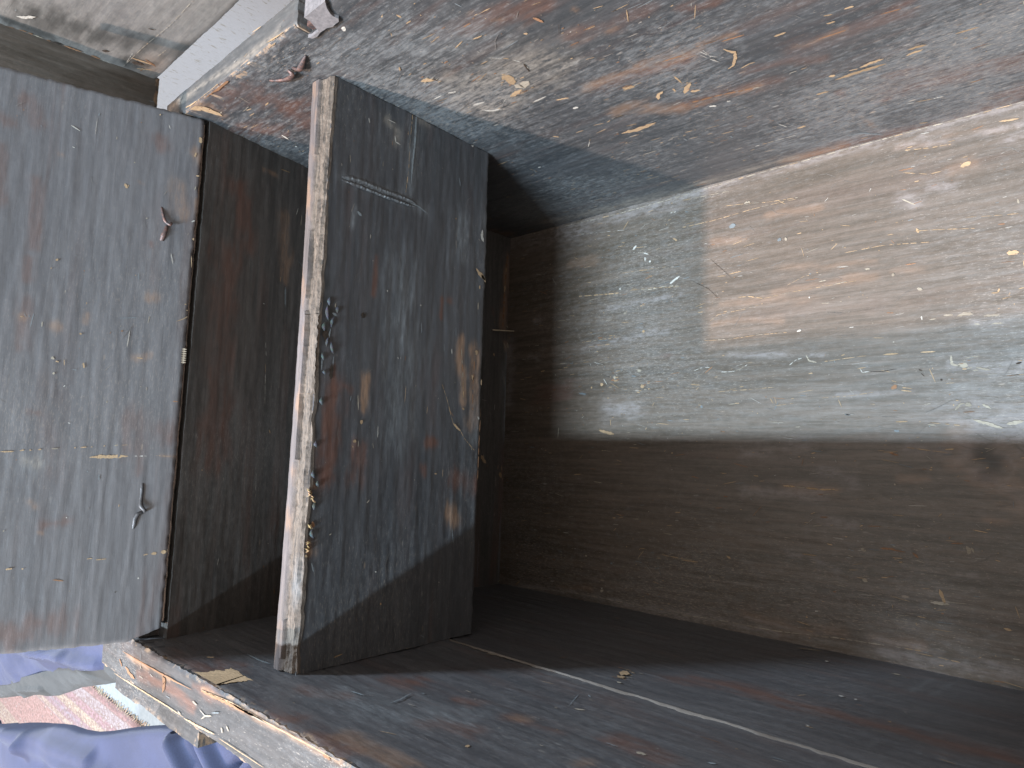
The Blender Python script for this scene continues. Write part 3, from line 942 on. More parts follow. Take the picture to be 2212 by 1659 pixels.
# ------------------------------------------------------------------ boards with soft stains, a painted shadow band and hard chips
def board(name, key, org, U, V, nrm, u0, u1, v0, v1, step, thick, mat, parent, grain_u=True, warp=.0004,
          edge=(.5, .5, .5, .5), hole=None, seed=1, bend=None, back=True, edge_len=.006, jit=.0006, label=None, extra=None):
    """one board: a finely divided visible face, rounded worn arrises, sides and back.
    marks of MARKS[key] are (u, v) positions on its face in millimetres"""
    org = np.array(org, float); U = np.array(U, float); V = np.array(V, float); N = np.array(nrm, float)
    nu = max(2, int((u1 - u0) / step)); nv = max(2, int((v1 - v0) / step))
    us = np.linspace(u0, u1, nu + 1); vs = np.linspace(v0, v1, nv + 1)
    gu, gv = np.meshgrid(us, vs, indexing='ij')
    gl, gc = (gu, gv) if grain_u else (gv, gu)     # along / across the grain
    h = warp * 2.2 * (fbm(gl * 9, gc * 26, seed) - .5) + warp * 1.2 * (fbm(gl * 30, gc * 260, seed + 5) - .5)
    du0, du1, dv0, dv1 = gu - u0, u1 - gu, gv - v0, v1 - gv
    en = fbm(gu * 150, gv * 150, seed + 9)
    eb = 0
    wear = np.zeros_like(gu)
    for d, e in ((du0, edge[0]), (du1, edge[1]), (dv0, edge[2]), (dv1, edge[3])):
        if e <= 0: continue
        r = .0022 * (.5 + en)
        h = h - np.clip(r - d, 0, None) ** 2 / (2 * r) * 1.2
        wear = np.maximum(wear, np.exp(-(d / (edge_len * (.15 + 1.2 * fbm(gu * 60, gv * 60, seed + 3)))) ** 2) * e)
    A = {k: np.zeros_like(gu) for k in 'ROKGD'}
    for m in MARKS.get(key, []):
        k, w = m[0], m[1] / 1000
        if k not in A: continue
        pts = [(m[i] / 1000, m[i + 1] / 1000) for i in range(2, len(m), 2)]
        L = w * 3
        ulo = min(p[0] for p in pts) - L; uhi = max(p[0] for p in pts) + L
        vlo = min(p[1] for p in pts) - L; vhi = max(p[1] for p in pts) + L
        i0, i1 = np.searchsorted(us, [ulo, uhi]); j0, j1 = np.searchsorted(vs, [vlo, vhi])
        if i1 <= i0 or j1 <= j0: continue
        sl = (slice(i0, i1), slice(j0, j1))
        wob = (fbm(gl[sl] * 45, gc[sl] * 190, seed + 31) - .5) * w * 1.6
        d = seg_dist(gu[sl], gv[sl], pts) + wob
        f = 1 / (1 + np.exp(np.clip((d - w * .45) / (w * (.26 if k in 'KG' else .15) + 1e-5), -40, 40)))
        A[k][sl] = np.maximum(A[k][sl], f * (.9 if len(pts) > 1 else .8))
    if extra: extra(A, gu, gv, wear)
    P = org + gu[..., None] * U + gv[..., None] * V + h[..., None] * N
    # uneven outline
    je = jit * (fbm(gu * 220, gv * 220, seed + 41) - .5) * 2
    for idx, ax, s in ((0, U, 1), (-1, U, -1)):
        P[idx] += (je[idx, :, None] * s) * ax
    for idx, ax, s in ((0, V, 1), (-1, V, -1)):
        P[:, idx] += (je[:, idx, None] * s) * ax
    if bend is not None: P = bend(P, gu, gv)
    n1 = nv + 1
    ids = np.arange((nu + 1) * n1).reshape(nu + 1, n1)
    q = np.stack([ids[:-1, :-1], ids[1:, :-1], ids[1:, 1:], ids[:-1, 1:]], -1)
    if hole is not None:
        cu = (gu[:-1, :-1] + gu[1:, 1:]) / 2; cv = (gv[:-1, :-1] + gv[1:, 1:]) / 2
        q = q[~hole(cu, cv)]
    q = q.reshape(-1, 4)
    if np.dot(np.cross(U, V), N) < 0: q = q[:, ::-1]
    uv = np.stack([gl, gc], -1).reshape(-1, 2)
    verts = P.reshape(-1, 3)
    ca = np.stack([A['R'], A['O'], A['K'], np.ones_like(gu)], -1).reshape(-1, 4)
    cb = np.stack([A['G'], A['D'], wear, np.ones_like(gu)], -1).reshape(-1, 4)
    faces = q.tolist()
    if back:
        ring = list(ids[:, 0]) + list(ids[-1, 1:]) + list(ids[-2::-1, -1]) + list(ids[0, -2:0:-1])
        m = len(ring); base = len(verts)
        rv = verts[ring]
        a = rv.copy(); b = rv - N * thick
        verts = np.concatenate([verts, a, b])
        uvr = uv[ring]
        per = np.concatenate([[0], np.cumsum(np.linalg.norm(np.diff(rv, axis=0), axis=1))])
        uv = np.concatenate([uv, np.stack([per, np.zeros(m)], 1), np.stack([per, np.full(m, thick)], 1)])
        wr = cb[ring].copy(); wr2 = wr.copy(); wr2[:, 2] *= .6
        ca = np.concatenate([ca, ca[ring], ca[ring]]); cb = np.concatenate([cb, wr, wr2])
        flip = np.dot(np.cross(U, V), N) < 0
        for i in range(m):
            j = (i + 1) % m
            f = [base + i, base + m + i, base + m + j, base + j]
            faces.append(f if not flip else f[::-1])
        bk = [base + m + i for i in range(m)]
        faces.append(bk if flip else bk[::-1])
    o = mesh_obj(name, verts, faces, mat, parent, True, uv, {'stain_a': ca, 'stain_shade_b': cb})
    # flat sides stay flat
    fl = np.ones(len(o.data.polygons), bool); fl[len(q):] = False
    o.data.polygons.foreach_set('use_smooth', fl)
    if label: o['label'] = label
    ch = chips(key, org, U, V, N, (u0, u1, v0, v1), o, grain_u, seed, bend)
    return o

def ribbon(pts, w, r, n_extra=0):
    """ragged outline round a polyline, pointed at both ends, as triangle-ready quads"""
    pts = [np.array(p) for p in pts]
    if len(pts) == 1:
        n = 9; out = []
        e = r.uniform(.7, 1.3)
        for i in range(n):
            a = 2 * math.pi * i / n; q = w * .5 * r.uniform(.7, 1.15)
            out.append(pts[0] + np.array([math.cos(a) * q * e, math.sin(a) * q / e]))
        return out, [list(range(n))]
    L = [0]
    for a, b in zip(pts[:-1], pts[1:]): L.append(L[-1] + float(np.linalg.norm(b - a)))
    tot = L[-1]
    n = int(max(5, min(40, tot / max(w * .45, .0006))))
    out = []; fs = []
    for i in range(n + 1):
        s = tot * i / n
        k = max(0, min(len(pts) - 2, int(np.searchsorted(L, s, 'right')) - 1))
        f = (s - L[k]) / (L[k + 1] - L[k] + 1e-12)
        c = pts[k] * (1 - f) + pts[k + 1] * f
        d = pts[k + 1] - pts[k]; d = d / (np.linalg.norm(d) + 1e-12)
        nr = np.array([-d[1], d[0]])
        t = i / n
        tap = min(1, .25 + 3.2 * t) * min(1, .25 + 3.2 * (1 - t))
        if i in (0, n): tap = .08
        a = w * .5 * tap
        out.append(c + nr * a * r.uniform(.6, 1.25)); out.append(c - nr * a * r.uniform(.6, 1.25))
    for i in range(n): fs.append([2 * i, 2 * i + 1, 2 * i + 3, 2 * i + 2])
    return out, fs

def chips(key, org, U, V, N, lim, parent, grain_u, seed, bend=None):
    """the chips, scratches and flecks in the finish of one board: thin flakes lying on its face"""
    r = random.Random(seed * 77 + 5)
    vs = []; fs = []; tone = []; uvs = []
    def add(pts, w, kind, lift):
        P2, F = ribbon(pts, w, r)
        inside = all(lim[0] + .0004 < p[0] < lim[1] - .0004 and lim[2] + .0004 < p[1] < lim[3] - .0004 for p in P2)
        if not inside:
            P2 = [np.array([min(max(p[0], lim[0] + .0004), lim[1] - .0004), min(max(p[1], lim[2] + .0004), lim[3] - .0004)]) for p in P2]
        t = TONE[kind]; v = r.uniform(.75, 1.15)
        b = len(vs)
        for p in P2:
            vs.append(org + U * p[0] + V * p[1] + N * lift)
            tone.append((t[0] * v, t[1] * v, t[2] * v, 1)); uvs.append((p[0], p[1]) if grain_u else (p[1], p[0]))
        sg = np.dot(np.cross(U, V), N)
        for f in F: fs.append([b + i for i in (f if sg < 0 else f[::-1])])
    def poly(pts, kind):
        c = np.mean(pts, 0); b = len(vs); t = TONE[kind]; out = []
        for p, q in zip(pts, pts[1:] + pts[:1]):
            n = max(1, int(math.dist(p, q) / .0012))
            for i in range(n):
                f = i / n; x = p[0] + (q[0] - p[0]) * f; y = p[1] + (q[1] - p[1]) * f
                out.append((x + r.gauss(0, .0009 if grain_u else .0002), y + r.gauss(0, .0003 if grain_u else .0009)))
        for x, y in out:
            x = min(max(x, lim[0] + .0003), lim[1] - .0003); y = min(max(y, lim[2] + .0003), lim[3] - .0003)
            vs.append(org + U * x + V * y + N * .0006); v = r.uniform(.7, 1.1); tone.append((t[0] * v, t[1] * v, t[2] * v, 1)); uvs.append((x, y) if grain_u else (y, x))
        f = list(range(b, b + len(out)))
        ar = sum(out[i - 1][0] * out[i][1] - out[i][0] * out[i - 1][1] for i in range(len(out)))
        fs.append(f if (ar > 0) == (np.dot(np.cross(U, V), N) > 0) else f[::-1])
    for m in MARKS.get(key, []):
        k, w = m[0], m[1] / 1000
        pts = [(m[i] / 1000, m[i + 1] / 1000) for i in range(2, len(m), 2)]
        if k in POLY:
            poly(pts, POLY[k]); continue
        if k not in TONE: continue
        tot = sum(math.dist(a, b) for a, b in zip(pts[:-1], pts[1:]))
        if k in 'tkwo' and key != 'T' and tot > 14 * w and tot > .012:
            # a long thin scratch shows as a broken run of short ones
            s = 0
            while s < tot:
                l = min(r.uniform(.003, .012), tot - s)
                def at(q):
                    for a, b in zip(pts[:-1], pts[1:]):
                        d_ = math.dist(a, b)
                        if q <= d_ or b is pts[-1]: f = min(1, q / (d_ + 1e-9)); return (a[0] + (b[0] - a[0]) * f, a[1] + (b[1] - a[1]) * f)
                        q -= d_
                if l > .0012: add([at(s), at(s + l * .5), at(s + l)], w * r.uniform(.45, 1.0), k if r.random() < .8 else r.choice('tk'), .00055)
                s += l + r.choice((.0002, .0006, .0025))
            continue
        add(pts, w, k, .00055 if k != 'd' else .0007)
        if k in 'tk' and w > .004 and len(pts) > 1:      # splinters round the larger bare patches
            for _ in range(int(6)):
                p = pts[r.randrange(len(pts))]
                q = (p[0] + r.uniform(-1, 1) * w, p[1] + r.uniform(-1, 1) * w)
                l = r.uniform(.002, .006)
                e = (q[0] + l, q[1] + r.uniform(-.0004, .0004)) if grain_u else (q[0] + r.uniform(-.0004, .0004), q[1] + l)
                add([q, e], r.uniform(.0004, .0011), r.choice('tko'), .0006)
    area = (lim[1] - lim[0]) * (lim[3] - lim[2])
    for i in range(int(area * HAIRS.get(key, 0))):      # hairline scratches in every direction
        u = r.uniform(lim[0] + .02, lim[1] - .02); v = r.uniform(lim[2] + .02, lim[3] - .02)
        l = r.uniform(.006, .022); an = r.gauss(0, .5) + (0 if grain_u else math.pi / 2); bw = r.gauss(0, .3)
        p1 = (u + l * .5 * math.cos(an), v + l * .5 * math.sin(an)); p2 = (p1[0] + l * .5 * math.cos(an + bw), p1[1] + l * .5 * math.sin(an + bw))
        if lim[0] < p2[0] < lim[1] and lim[2] < p2[1] < lim[3]:
            add([(u, v), p1, p2], r.uniform(.0002, .00042), 'h', .0005)
    for i in range(int(area * SPECKS.get(key, 1500))):
        u = r.uniform(lim[0], lim[1]); v = r.uniform(lim[2], lim[3])
        if vnoise(u * 14, v * 14, seed + 3) < .35: continue
        l = r.choice((.0, .0, .001, .002, .004, .007, .012)) * r.uniform(.5, 1.3)
        w = r.choice((.0004, .0005, .0006, .0009)) if l else r.uniform(.0004, .0010)
        an = r.gauss(0, .12) if r.random() < .85 else r.uniform(0, 3.1)
        if not grain_u: an += math.pi / 2
        kind = r.choice('tkkmmgog' if key not in 'FB' else 'tttkmmgo')
        pts = [(u, v)] if l == 0 else [(u, v), (u + l * math.cos(an), v + l * math.sin(an))]
        if not (lim[0] + .003 < u < lim[1] - .01 and lim[2] + .003 < v < lim[3] - .01): continue
        add(pts, w, kind, .0005)
    if not vs: return None
    vs = np.array(vs)
    if bend is not None: vs = bend(vs, vs[:, 0], vs[:, 1])
    o = mesh_obj('finish_chips', vs, fs, CHIP, parent, False, uvs, {'tone': tone})
    o['kind'] = 'stuff'
    return o

def box(name, lo, hi, mat, parent, wear=.35, seed=1, jit=.0008, step=.012, red=0., grain=0):
    """a small subdivided board piece with uneven arrises"""
    lo = np.array(lo, float); hi = np.array(hi, float)
    vs = []; fs = []; uv = []; ca = []; cb = []
    for ax in range(3):
        a, b = [(1, 2), (0, 2), (0, 1)][ax]
        for sgn in (0, 1):
            na = max(1, int((hi[a] - lo[a]) / step)); nb = max(1, int((hi[b] - lo[b]) / step))
            base = len(vs)
            for i in range(na + 1):
                for j in range(nb + 1):
                    p = np.zeros(3); p[ax] = (lo, hi)[sgn][ax]
                    p[a] = lo[a] + (hi[a] - lo[a]) * i / na; p[b] = lo[b] + (hi[b] - lo[b]) * j / nb
                    jn = np.array([float(vnoise(p[(k + 1) % 3] * 90 + p[k] * 13, p[(k + 2) % 3] * 90, seed + k)) - .5 for k in range(3)]) * 2 * jit
                    vs.append(p + jn)
                    ed = i in (0, na) or j in (0, nb)
                    q = (p[a], p[b]) if (a == grain) else ((p[b], p[a]) if b == grain else (p[a], p[b]))
                    uv.append(q); ca.append((red, 0, 0, 1)); cb.append((0, 0, wear * (.8 if ed else .05), 1))
            for i in range(na):
                for j in range(nb):
                    f = [base + i * (nb + 1) + j, base + (i + 1) * (nb + 1) + j, base + (i + 1) * (nb + 1) + j + 1, base + i * (nb + 1) + j + 1]
                    flip = (ax == 1) ^ (sgn == 0)
                    fs.append(f[::-1] if flip else f)
    return mesh_obj(name, vs, fs, mat, parent, False, uv, {'stain_a': ca, 'stain_shade_b': cb})

def tube(name, pts, wid, thk, mat, parent, up, sides=8, cap=True):
    """flattened bar along smooth points; wid/thk lists per point"""
    P = [np.array(p, float) for p in pts]
    n = len(P); fine = []; w2 = []; t2 = []
    for i in range(n - 1):
        p0, p1, p2, p3 = P[max(i - 1, 0)], P[i], P[i + 1], P[min(i + 2, n - 1)]
        for k in range(6):
            t = k / 6
            fine.append(.5 * ((2 * p1) + (-p0 + p2) * t + (2 * p0 - 5 * p1 + 4 * p2 - p3) * t * t + (-p0 + 3 * p1 - 3 * p2 + p3) * t ** 3))
            w2.append(wid[i] * (1 - t) + wid[i + 1] * t); t2.append(thk[i] * (1 - t) + thk[i + 1] * t)
    fine.append(P[-1]); w2.append(wid[-1]); t2.append(thk[-1])
    up = np.array(up, float)
    vs = []; fs = []
    for i, p in enumerate(fine):
        d = fine[min(i + 1, len(fine) - 1)] - fine[max(i - 1, 0)]; d = d / (np.linalg.norm(d) + 1e-12)
        s = np.cross(d, up); s /= (np.linalg.norm(s) + 1e-12); u = np.cross(s, d)
        for k in range(sides):
            a = 2 * math.pi * k / sides
            ca_, sa_ = math.cos(a), math.sin(a)
            ca_ = math.copysign(abs(ca_) ** .7, ca_); sa_ = math.copysign(abs(sa_) ** .7, sa_)
            j = 1 + .12 * (float(vnoise(i * .8, k * 1.7, 3)) - .5)
            vs.append(p + (s * ca_ * w2[i] + u * sa_ * t2[i]) * .5 * j)
    m = len(fine)
    for i in range(m - 1):
        for k in range(sides):
            a = i * sides + k; b = i * sides + (k + 1) % sides
            fs.append([a, b, b + sides, a + sides])
    fs.append(list(range(sides))[::-1]); fs.append([(m - 1) * sides + k for k in range(sides)])
    return mesh_obj(name, vs, fs, mat, parent, True)

TONE['b'] = (.56, .385, .225); TONE['m'] = (.26, .235, .205); TONE['h'] = (.15, .14, .13)
HAIRS = {'F': 700, 'B': 500, 'D': 150, 'L': 120, 'N': 120}
SPECKS = {'F': 6500, 'B': 6500, 'D': 1900, 'L': 1300, 'N': 1100, 'E': 900, 'G': 900, 'C': 900, 'T': 2500}

# ------------------------------------------------------------------ wood of each board
M_FLOOR = old_wood('floor_board_wood', 1, dust=.16, red=.25, rough=.46, scuff=.28, base=1.12, spec=.6, og=.30, rd=.5, brown=.85, con=.65, specks=.85, dustc=(.235,.198,.184))
M_BACK = old_wood('back_wall_wood', 2, dust=.08, red=.5, rough=.40, scuff=.85, base=1.05, og=.42, rd=.6, warm=.1)
M_FRONT = old_wood('front_wall_wood', 3, dust=.03, red=.5, rough=.42, scuff=.3, base=1.4, con=.65, specks=.4, rd=.65, warm=.9, og=.4)
M_TILL = old_wood('till_board_wood', 4, dust=.02, red=.35, rough=.42, scuff=.22, base=1.1, con=.5, specks=.5, rd=.9, og=.7, warm=.4)
M_LID = old_wood('till_lid_wood', 5, dust=.05, red=.35, rough=.34, scuff=.10, base=2.0, con=.34, specks=.35, warm=1.3, og=.38, rd=.5)
M_END = old_wood('end_wall_wood', 6, dust=.04, red=.6, rough=.45, scuff=.15, base=1.1, con=.7, specks=.4, brown=.35)
M_CLID = old_wood('chest_lid_wood', 7, dust=.62, red=.1, rough=.34, scuff=.1, base=2.6, con=.15, specks=.2, brown=.4, dustc=(.29, .26, .22))
M_FRIM = old_wood('front_rim_wood', 10, dust=.06, red=.5, rough=.5, scuff=.25, base=.72, specks=1.0, og=.8, con=1.1, rd=.9, warm=.3)
M_BATTEN = old_wood('batten_wood', 9, dust=.2, red=.4, rough=.38, scuff=.1, base=1.3, con=.5, specks=.3, brown=.6)
M_RIM = old_wood('rim_wood', 8, dust=.3, red=.35, rough=.5, scuff=.6, base=1.25, specks=.9, og=.6, con=.9, rd=.9)

# ------------------------------------------------------------------ the chest
chest = empty('wooden_chest', (0, 0, -.02))
tag(chest, 'open antique chest of blackened worn boards with its lid up, seen from inside', 'chest')
chest_parts = []
XL = 1.08
board('bottom_board', 'F', (0, 0, 0), (1, 0, 0), (0, 1, 0), (0, 0, 1), -.002, XL, -.002, W + .002, .0021, .018, M_FLOOR, chest,
      seed=11, warp=.0007, edge=(0, 0, 0, 0))

NX0, NX1, NZ = .1885, .204, .4135      # hinge notch in the back rim
def nb(cu, cv): return (cu > NX0) & (cu < NX1) & (cv > NZ)
bw = board('back_wall', 'B', (0, W, 0), (1, 0, 0), (0, 0, 1), (0, -1, 0), -.044, XL, 0, H, .0022, .0225, M_BACK, chest,
           seed=12, warp=.0009, edge=(0, 0, 0, .3), hole=nb, back=False, jit=.0009)

def rim(name, key, y0, y1, x0, x1, parent, mat, seed, hole=None, in_first=True):
    return board(name, key, (0, 0, H), (1, 0, 0), (0, 1, 0), (0, 0, 1), x0, x1, y0, y1, .0016, .012, mat, parent,
                 seed=seed, warp=.0008, edge=(.1, .1, .34, .30), hole=hole, jit=.0011, edge_len=.005)
rim('rim', 'T', W + .0006, W + .0235, -.044, NX0, chest, M_RIM, 21)
rim('rim', 'T', W + .0006, W + .0235, NX1, XL, chest, M_RIM, 22)
box('outer_face', (-.044, W + .0045, .0), (XL, W + .0225, H - .0125), M_BACK, bw, .2, 3, step=.05)

# the mortise for the hinge, its iron strap and the scar beside it
box('hinge_strap', (NX0 + .003, W + .002, NZ - .004), (NX1 - .003, W + .035, NZ + .004), IRON, bw, .2, 8, .0006)
hp = [(.2300, .4275), (.2205, .4275), (.2100, .4275), (.2046, .4275), (.2043, .4230), (.1990, .4128), (.1940, .4130), (.1900, .4128), (.1868, .4140), (.1885, .4112), (.1925, .4104), (.1990, .4116), (.2063, .4113),
      (.2110, .4094), (.2150, .4100), (.2190, .4098), (.2216, .4118), (.2208, .4146), (.2215, .4176), (.2229, .4200), (.2250, .4229)]
vs = [(x, W - .0026, z) for x, z in hp] + [(x, W + .0004, z) for x, z in hp]
n = len(hp)
fs = [list(range(n))[::-1]] + [[i, (i + 1) % n, n + (i + 1) % n, n + i] for i in range(n)]
g = NT('bleached_scar'); tcx = g.n('ShaderNodeTexCoord').outputs['Object']
nn = g.noise(tcx, 300, 5, .7)
g.set(g.b.inputs['Base Color'], g.mix(g.ramp(nn, .3, .7), (.11, .10, .10, 1), (.18, .16, .158, 1)))
g.b.inputs['Roughness'].default_value = .7
bpn = g.n('ShaderNodeBump'); bpn.inputs['Strength'].default_value = .5; bpn.inputs['Distance'].default_value = .0006
g.set(bpn.inputs['Height'], nn); g.set(g.b.inputs['Normal'], bpn.outputs[0])
b0 = len(vs)
tp = [(.2046, W + .0005), (.2300, W + .0005), (.2370, W + .004), (.2400, W + .012), (.2380, W + .0238), (.2046, W + .0238)]
vs += [(x, y, .4275) for x, y in tp] + [(x, y, .4240) for x, y in tp]
fs += [[b0 + i for i in range(6)]] + [[b0 + i, b0 + 6 + i, b0 + 6 + (i + 1) % 6, b0 + (i + 1) % 6] for i in range(0, 6)]
sc = mesh_obj('hinge_patch', vs, fs, g.m, bw); sc['label'] = 'pale grey worn patch beside the hinge notch'

DARK = IRON.copy(); DARK.name = 'blackened_iron'
for n_ in DARK.node_tree.nodes:
    if n_.type == 'MIX' and not n_.inputs[7].is_linked and not n_.inputs[6].is_linked: n_.inputs[6].default_value = (.05, .05, .052, 1); n_.inputs[7].default_value = (.085, .078, .078, 1)
def clench(parent, prongs, normal, label=None, mat=None):
    for (pts, wid, thk) in prongs:
        s = tube('hinge_pin', pts, wid, thk, mat or IRON, parent, normal)
        if label: s['label'] = label
NB = np.array((0, -1, 0))
def lift(pts, n, hs): return [tuple(np.array(p) + np.array(n) * h) for p, h in zip(pts, hs)]
clench(bw, [
    (lift([(.1095, .45, .4023), (.115, .45, .3997), (.1218, .45, .397), (.1301, .45, .3961), (.1382, .45, .3988), (.1375, .45, .4018)], NB, (.0002, .0012, .002, .003, .0045, .002)),
     (.0012, .0028, .0036, .0042, .0044, .003), (.001, .0018, .0022, .0026, .0026, .002)),
    (lift([(.1405, .45, .3995), (.1478, .45, .3984), (.1545, .45, .4), (.163, .45, .4019)], NB, (.0005, .004, .003, .0004)),
     (.003, .0046, .004, .0014), (.002, .0026, .002, .001))], NB)

# front wall: two boards, the upper one standing a little proud at the joint
fw = chest
ZS = .2300
board('upper_front_board', 'N', (0, 0, 0), (1, 0, 0), (0, 0, 1), (0, 1, 0), -.044, XL, ZS, H - .0022, .0022, .024, M_FRONT, fw,
      seed=13, warp=.0009, edge=(0, 0, 0, .3), jit=.0009)
box('lower_front_board', (-.002, -.026, -.002), (XL, -.0042, ZS - .001), M_FRONT, fw, .1, 14, step=.03, red=.25)
# lower board face in detail
keep = MARKS['N']; MARKS['NL'] = keep; SPECKS['NL'] = 1300
board('lower_front_face', 'NL', (0, -.0009, 0), (1, 0, 0), (0, 0, 1), (0, 1, 0), -.002, XL, -.001, ZS - .0022, .0024, .003, M_FRONT, fw,
      seed=15, warp=.0009, edge=(0, 0, 0, 0))
# splintered pale edge along the joint
ns = 420; vs = []; fs = []; tn = []; uvs = []
for i in range(ns + 1):
    x = .160 + (XL - .165) * i / ns
    a = float(fbm(x * 60, 0, 4)); b = float(fbm(x * 160, 3, 5)); thin = .55 if x < .30 else 1.
    ht = (.0002 + .0038 * a * a * 1.6 + .0012 * (b - .5)) * thin
    z0 = ZS + .0006 * (b - .5) + (.0006 if x < .296 else 0)
    fade = min(1, (x - .155) / .07)
    tv = .55 + .55 * float(fbm(x * 25, 7, 6))
    for (y, z, t) in ((.0003, z0 + ht, 1.), (.0016, z0 + ht * .4, 1.), (.0012, z0 - .0004, .8), (-.0008, z0 - .0012, .5)):
        vs.append((x, y, z)); k = tv * t * (.45 + .55 * fade)
        tn.append((.19 * k, .168 * k, .148 * k, 1)); uvs.append((x, z * 3))
for i in range(ns):
    for k in range(3): fs.append([i * 4 + k, i * 4 + k + 1, i * 4 + k + 5, i * 4 + k + 4])
sp = mesh_obj('split_edge', vs, fs, CHIP, fw, True, uvs, {'tone': tn}); sp['label'] = 'pale splintered edge along the joint of the two front boards'
rim('rim', 'T', -.0335, -.0006, -.079, XL, fw, M_FRIM, 23)
box('outer_front_board', (-.079, -.0325, 0), (XL, -.0265, H - .0125), M_FRONT, fw, .2, 24, step=.05)
mo = box('front_moulding', (-.071, -.0545, H - .042), (.100, -.0336, H - .0115), M_FRIM, fw, .36, 25, .0012, .008)
mo['label'] = 'broken length of moulding on the outer rim'
box('moulding_backing', (-.06, -.044, H - .06), (.126, -.0338, H - .0445), M_FRIM, fw, .2, 26, .0012, .01)

# end wall, behind the till; it leans outwards inside the till
ew = board('end_wall', 'E', (0, 0, 0), (0, 1, 0), (0, 0, 1), (1, 0, 0), -.001, W + .001, -.002, .2, .0024, .044, M_END, chest, seed=16, warp=.0008,
           edge=(0, 0, 0, 0))
def lean(P, a, b):
    P = np.array(P); z = P[..., 2]
    P[..., 0] = P[..., 0] + .006 - .19 * np.clip(.41 - z, 0, 1) + .012
    return P
board('upper_end_board', 'G', (-.012, 0, 0), (0, 1, 0), (0, 0, 1), (1, 0, 0), -.001, W + .001, .2002, .404, .0022, .034, M_END, chest, grain_u=True, seed=17,
      warp=.0008, edge=(0, 0, 0, 0), bend=lean)
box('end_rim', (-.043, .0, .372), (-.0125, W, .4195), M_END, chest, .2, 44, .001, .012)
# far end of the chest, beside the viewer
board('far_end_wall', 'Q', (XL, 0, 0), (0, 1, 0), (0, 0, 1), (-1, 0, 0), -.001, W + .001, 0, H - .001, .02, .022, M_END, chest, seed=18)
em = box('end_moulding', (-.078, -.0330, H - .05), (-.0445, W + .02, H - .0128), M_RIM, ew, .2, 27, .001, .012)

# ------------------------------------------------------------------ the till
till = chest
def tillx(A, gu, gv, wear):
    # burnt and dented zone under the torn edge, dark knocks
    for (y, z, r_) in ((.285, .371, .006), (.27, .369, .005), (.262, .366, .007), (.247, .368, .005), (.226, .372, .004), (.30, .372, .004), (.17, .372, .004), (.14, .372, .005)):
        A['D'][:] = np.maximum(A['D'], np.exp(-(((gu - y) / (r_ * 1.2)) ** 2 + ((gv - z) / r_) ** 2)) * .9)
td = board('till_front', 'D', (XD, 0, 0), (0, 1, 0), (0, 0, 1), (1, 0, 0), 0.0005, W - .0005, .2, .3735,   .0016, .0180, M_TILL, till,
           seed=19, warp=.0009, edge=(0, 0, .25, .0), extra=tillx, edge_len=.0022)
# torn top edge of the till board
na, nt = 620, 14
vs = []; uvs = []; cb = []; ca = []
for i in range(na + 1):
    y = .0012 + (W - .0024) * i / na
    rag = float(fbm(y * 55, 1, 7)); rag2 = float(fbm(y * 260, 2, 8)); lipw = .42 + .16 * (float(fbm(y * 14, 5, 9)) - .5)
    if .395 < y < .449: lipw = .45
    xr = XD + .0004 - .0024 * rag + .0012 * (rag2 - .5) + (.0016 if .20 < y < .26 else 0)
    for j in range(nt + 1):
        t = j / nt
        x = (XD - .0225 + .0040 * math.sin(math.pi * y / W)) * (1 - t) + xr * t
        n1 = float(fbm(y * 210, t * 9, 10, 3)); n2 = float(fbm(y * 70, t * 5, 11, 3)); n3 = float(vnoise(y * 28, t * 9, 12))
        z = .3792
        if t < lipw: z += .0003 * (n1 - .5)
        else:
            z -= .0008 + .0026 * n1 + .0014 * n2 + .0012 * (n3 - .3) + .001 * (t - lipw)
        if j == 0: z -= .0006 * n2
        if j == nt: z -= .0008 + .0014 * rag2
        vs.append((x, y, z)); uvs.append((y, x))
        ro = 1. if t > lipw else (.0 if n3 < .75 else .25)
        pale = .7 * max(0, 1 - abs(y - .063) / .022) * min(1, max(0, (t - .55) * 5)) * (.4 + n2)
        cb.append((0, pale, ro, 1)); ca.append((0, 0, 0, 1))
    for (x, z) in ((XD + .0008 - .0006 * rag2, .3752 - .003 * rag), (XD + .0004, .3728 - .0035 * rag)):
        vs.append((x, y, z)); uvs.append((y, x + .37 - z)); cb.append((0, 0, 1, 1)); ca.append((0, 0, 0, 1))
m_ = nt + 3
# left-hand drop
for i in range(na + 1):
    y = .0012 + (W - .0024) * i / na
    vs.append((XD - .0226 + .0040 * math.sin(math.pi * y / W), y, .366)); uvs.append((y, .3)); cb.append((0, 0, 0, 1)); ca.append((0, 0, 0, 1))
fs = []
for i in range(na):
    for j in range(m_ - 1): fs.append([i * m_ + j, i * m_ + j + 1, (i + 1) * m_ + j + 1, (i + 1) * m_ + j])
    L0 = (na + 1) * m_ + i
    fs.append([L0, i * m_, (i + 1) * m_, L0 + 1])
te = mesh_obj('torn_top_edge', vs, fs, TORN, td, True, uvs, {'stain_a': ca, 'stain_shade_b': cb})
te.data.polygons.foreach_set('use_smooth', np.array([(k % m_) < 6 or (k % m_) == m_ - 1 for k in range(len(fs))]))
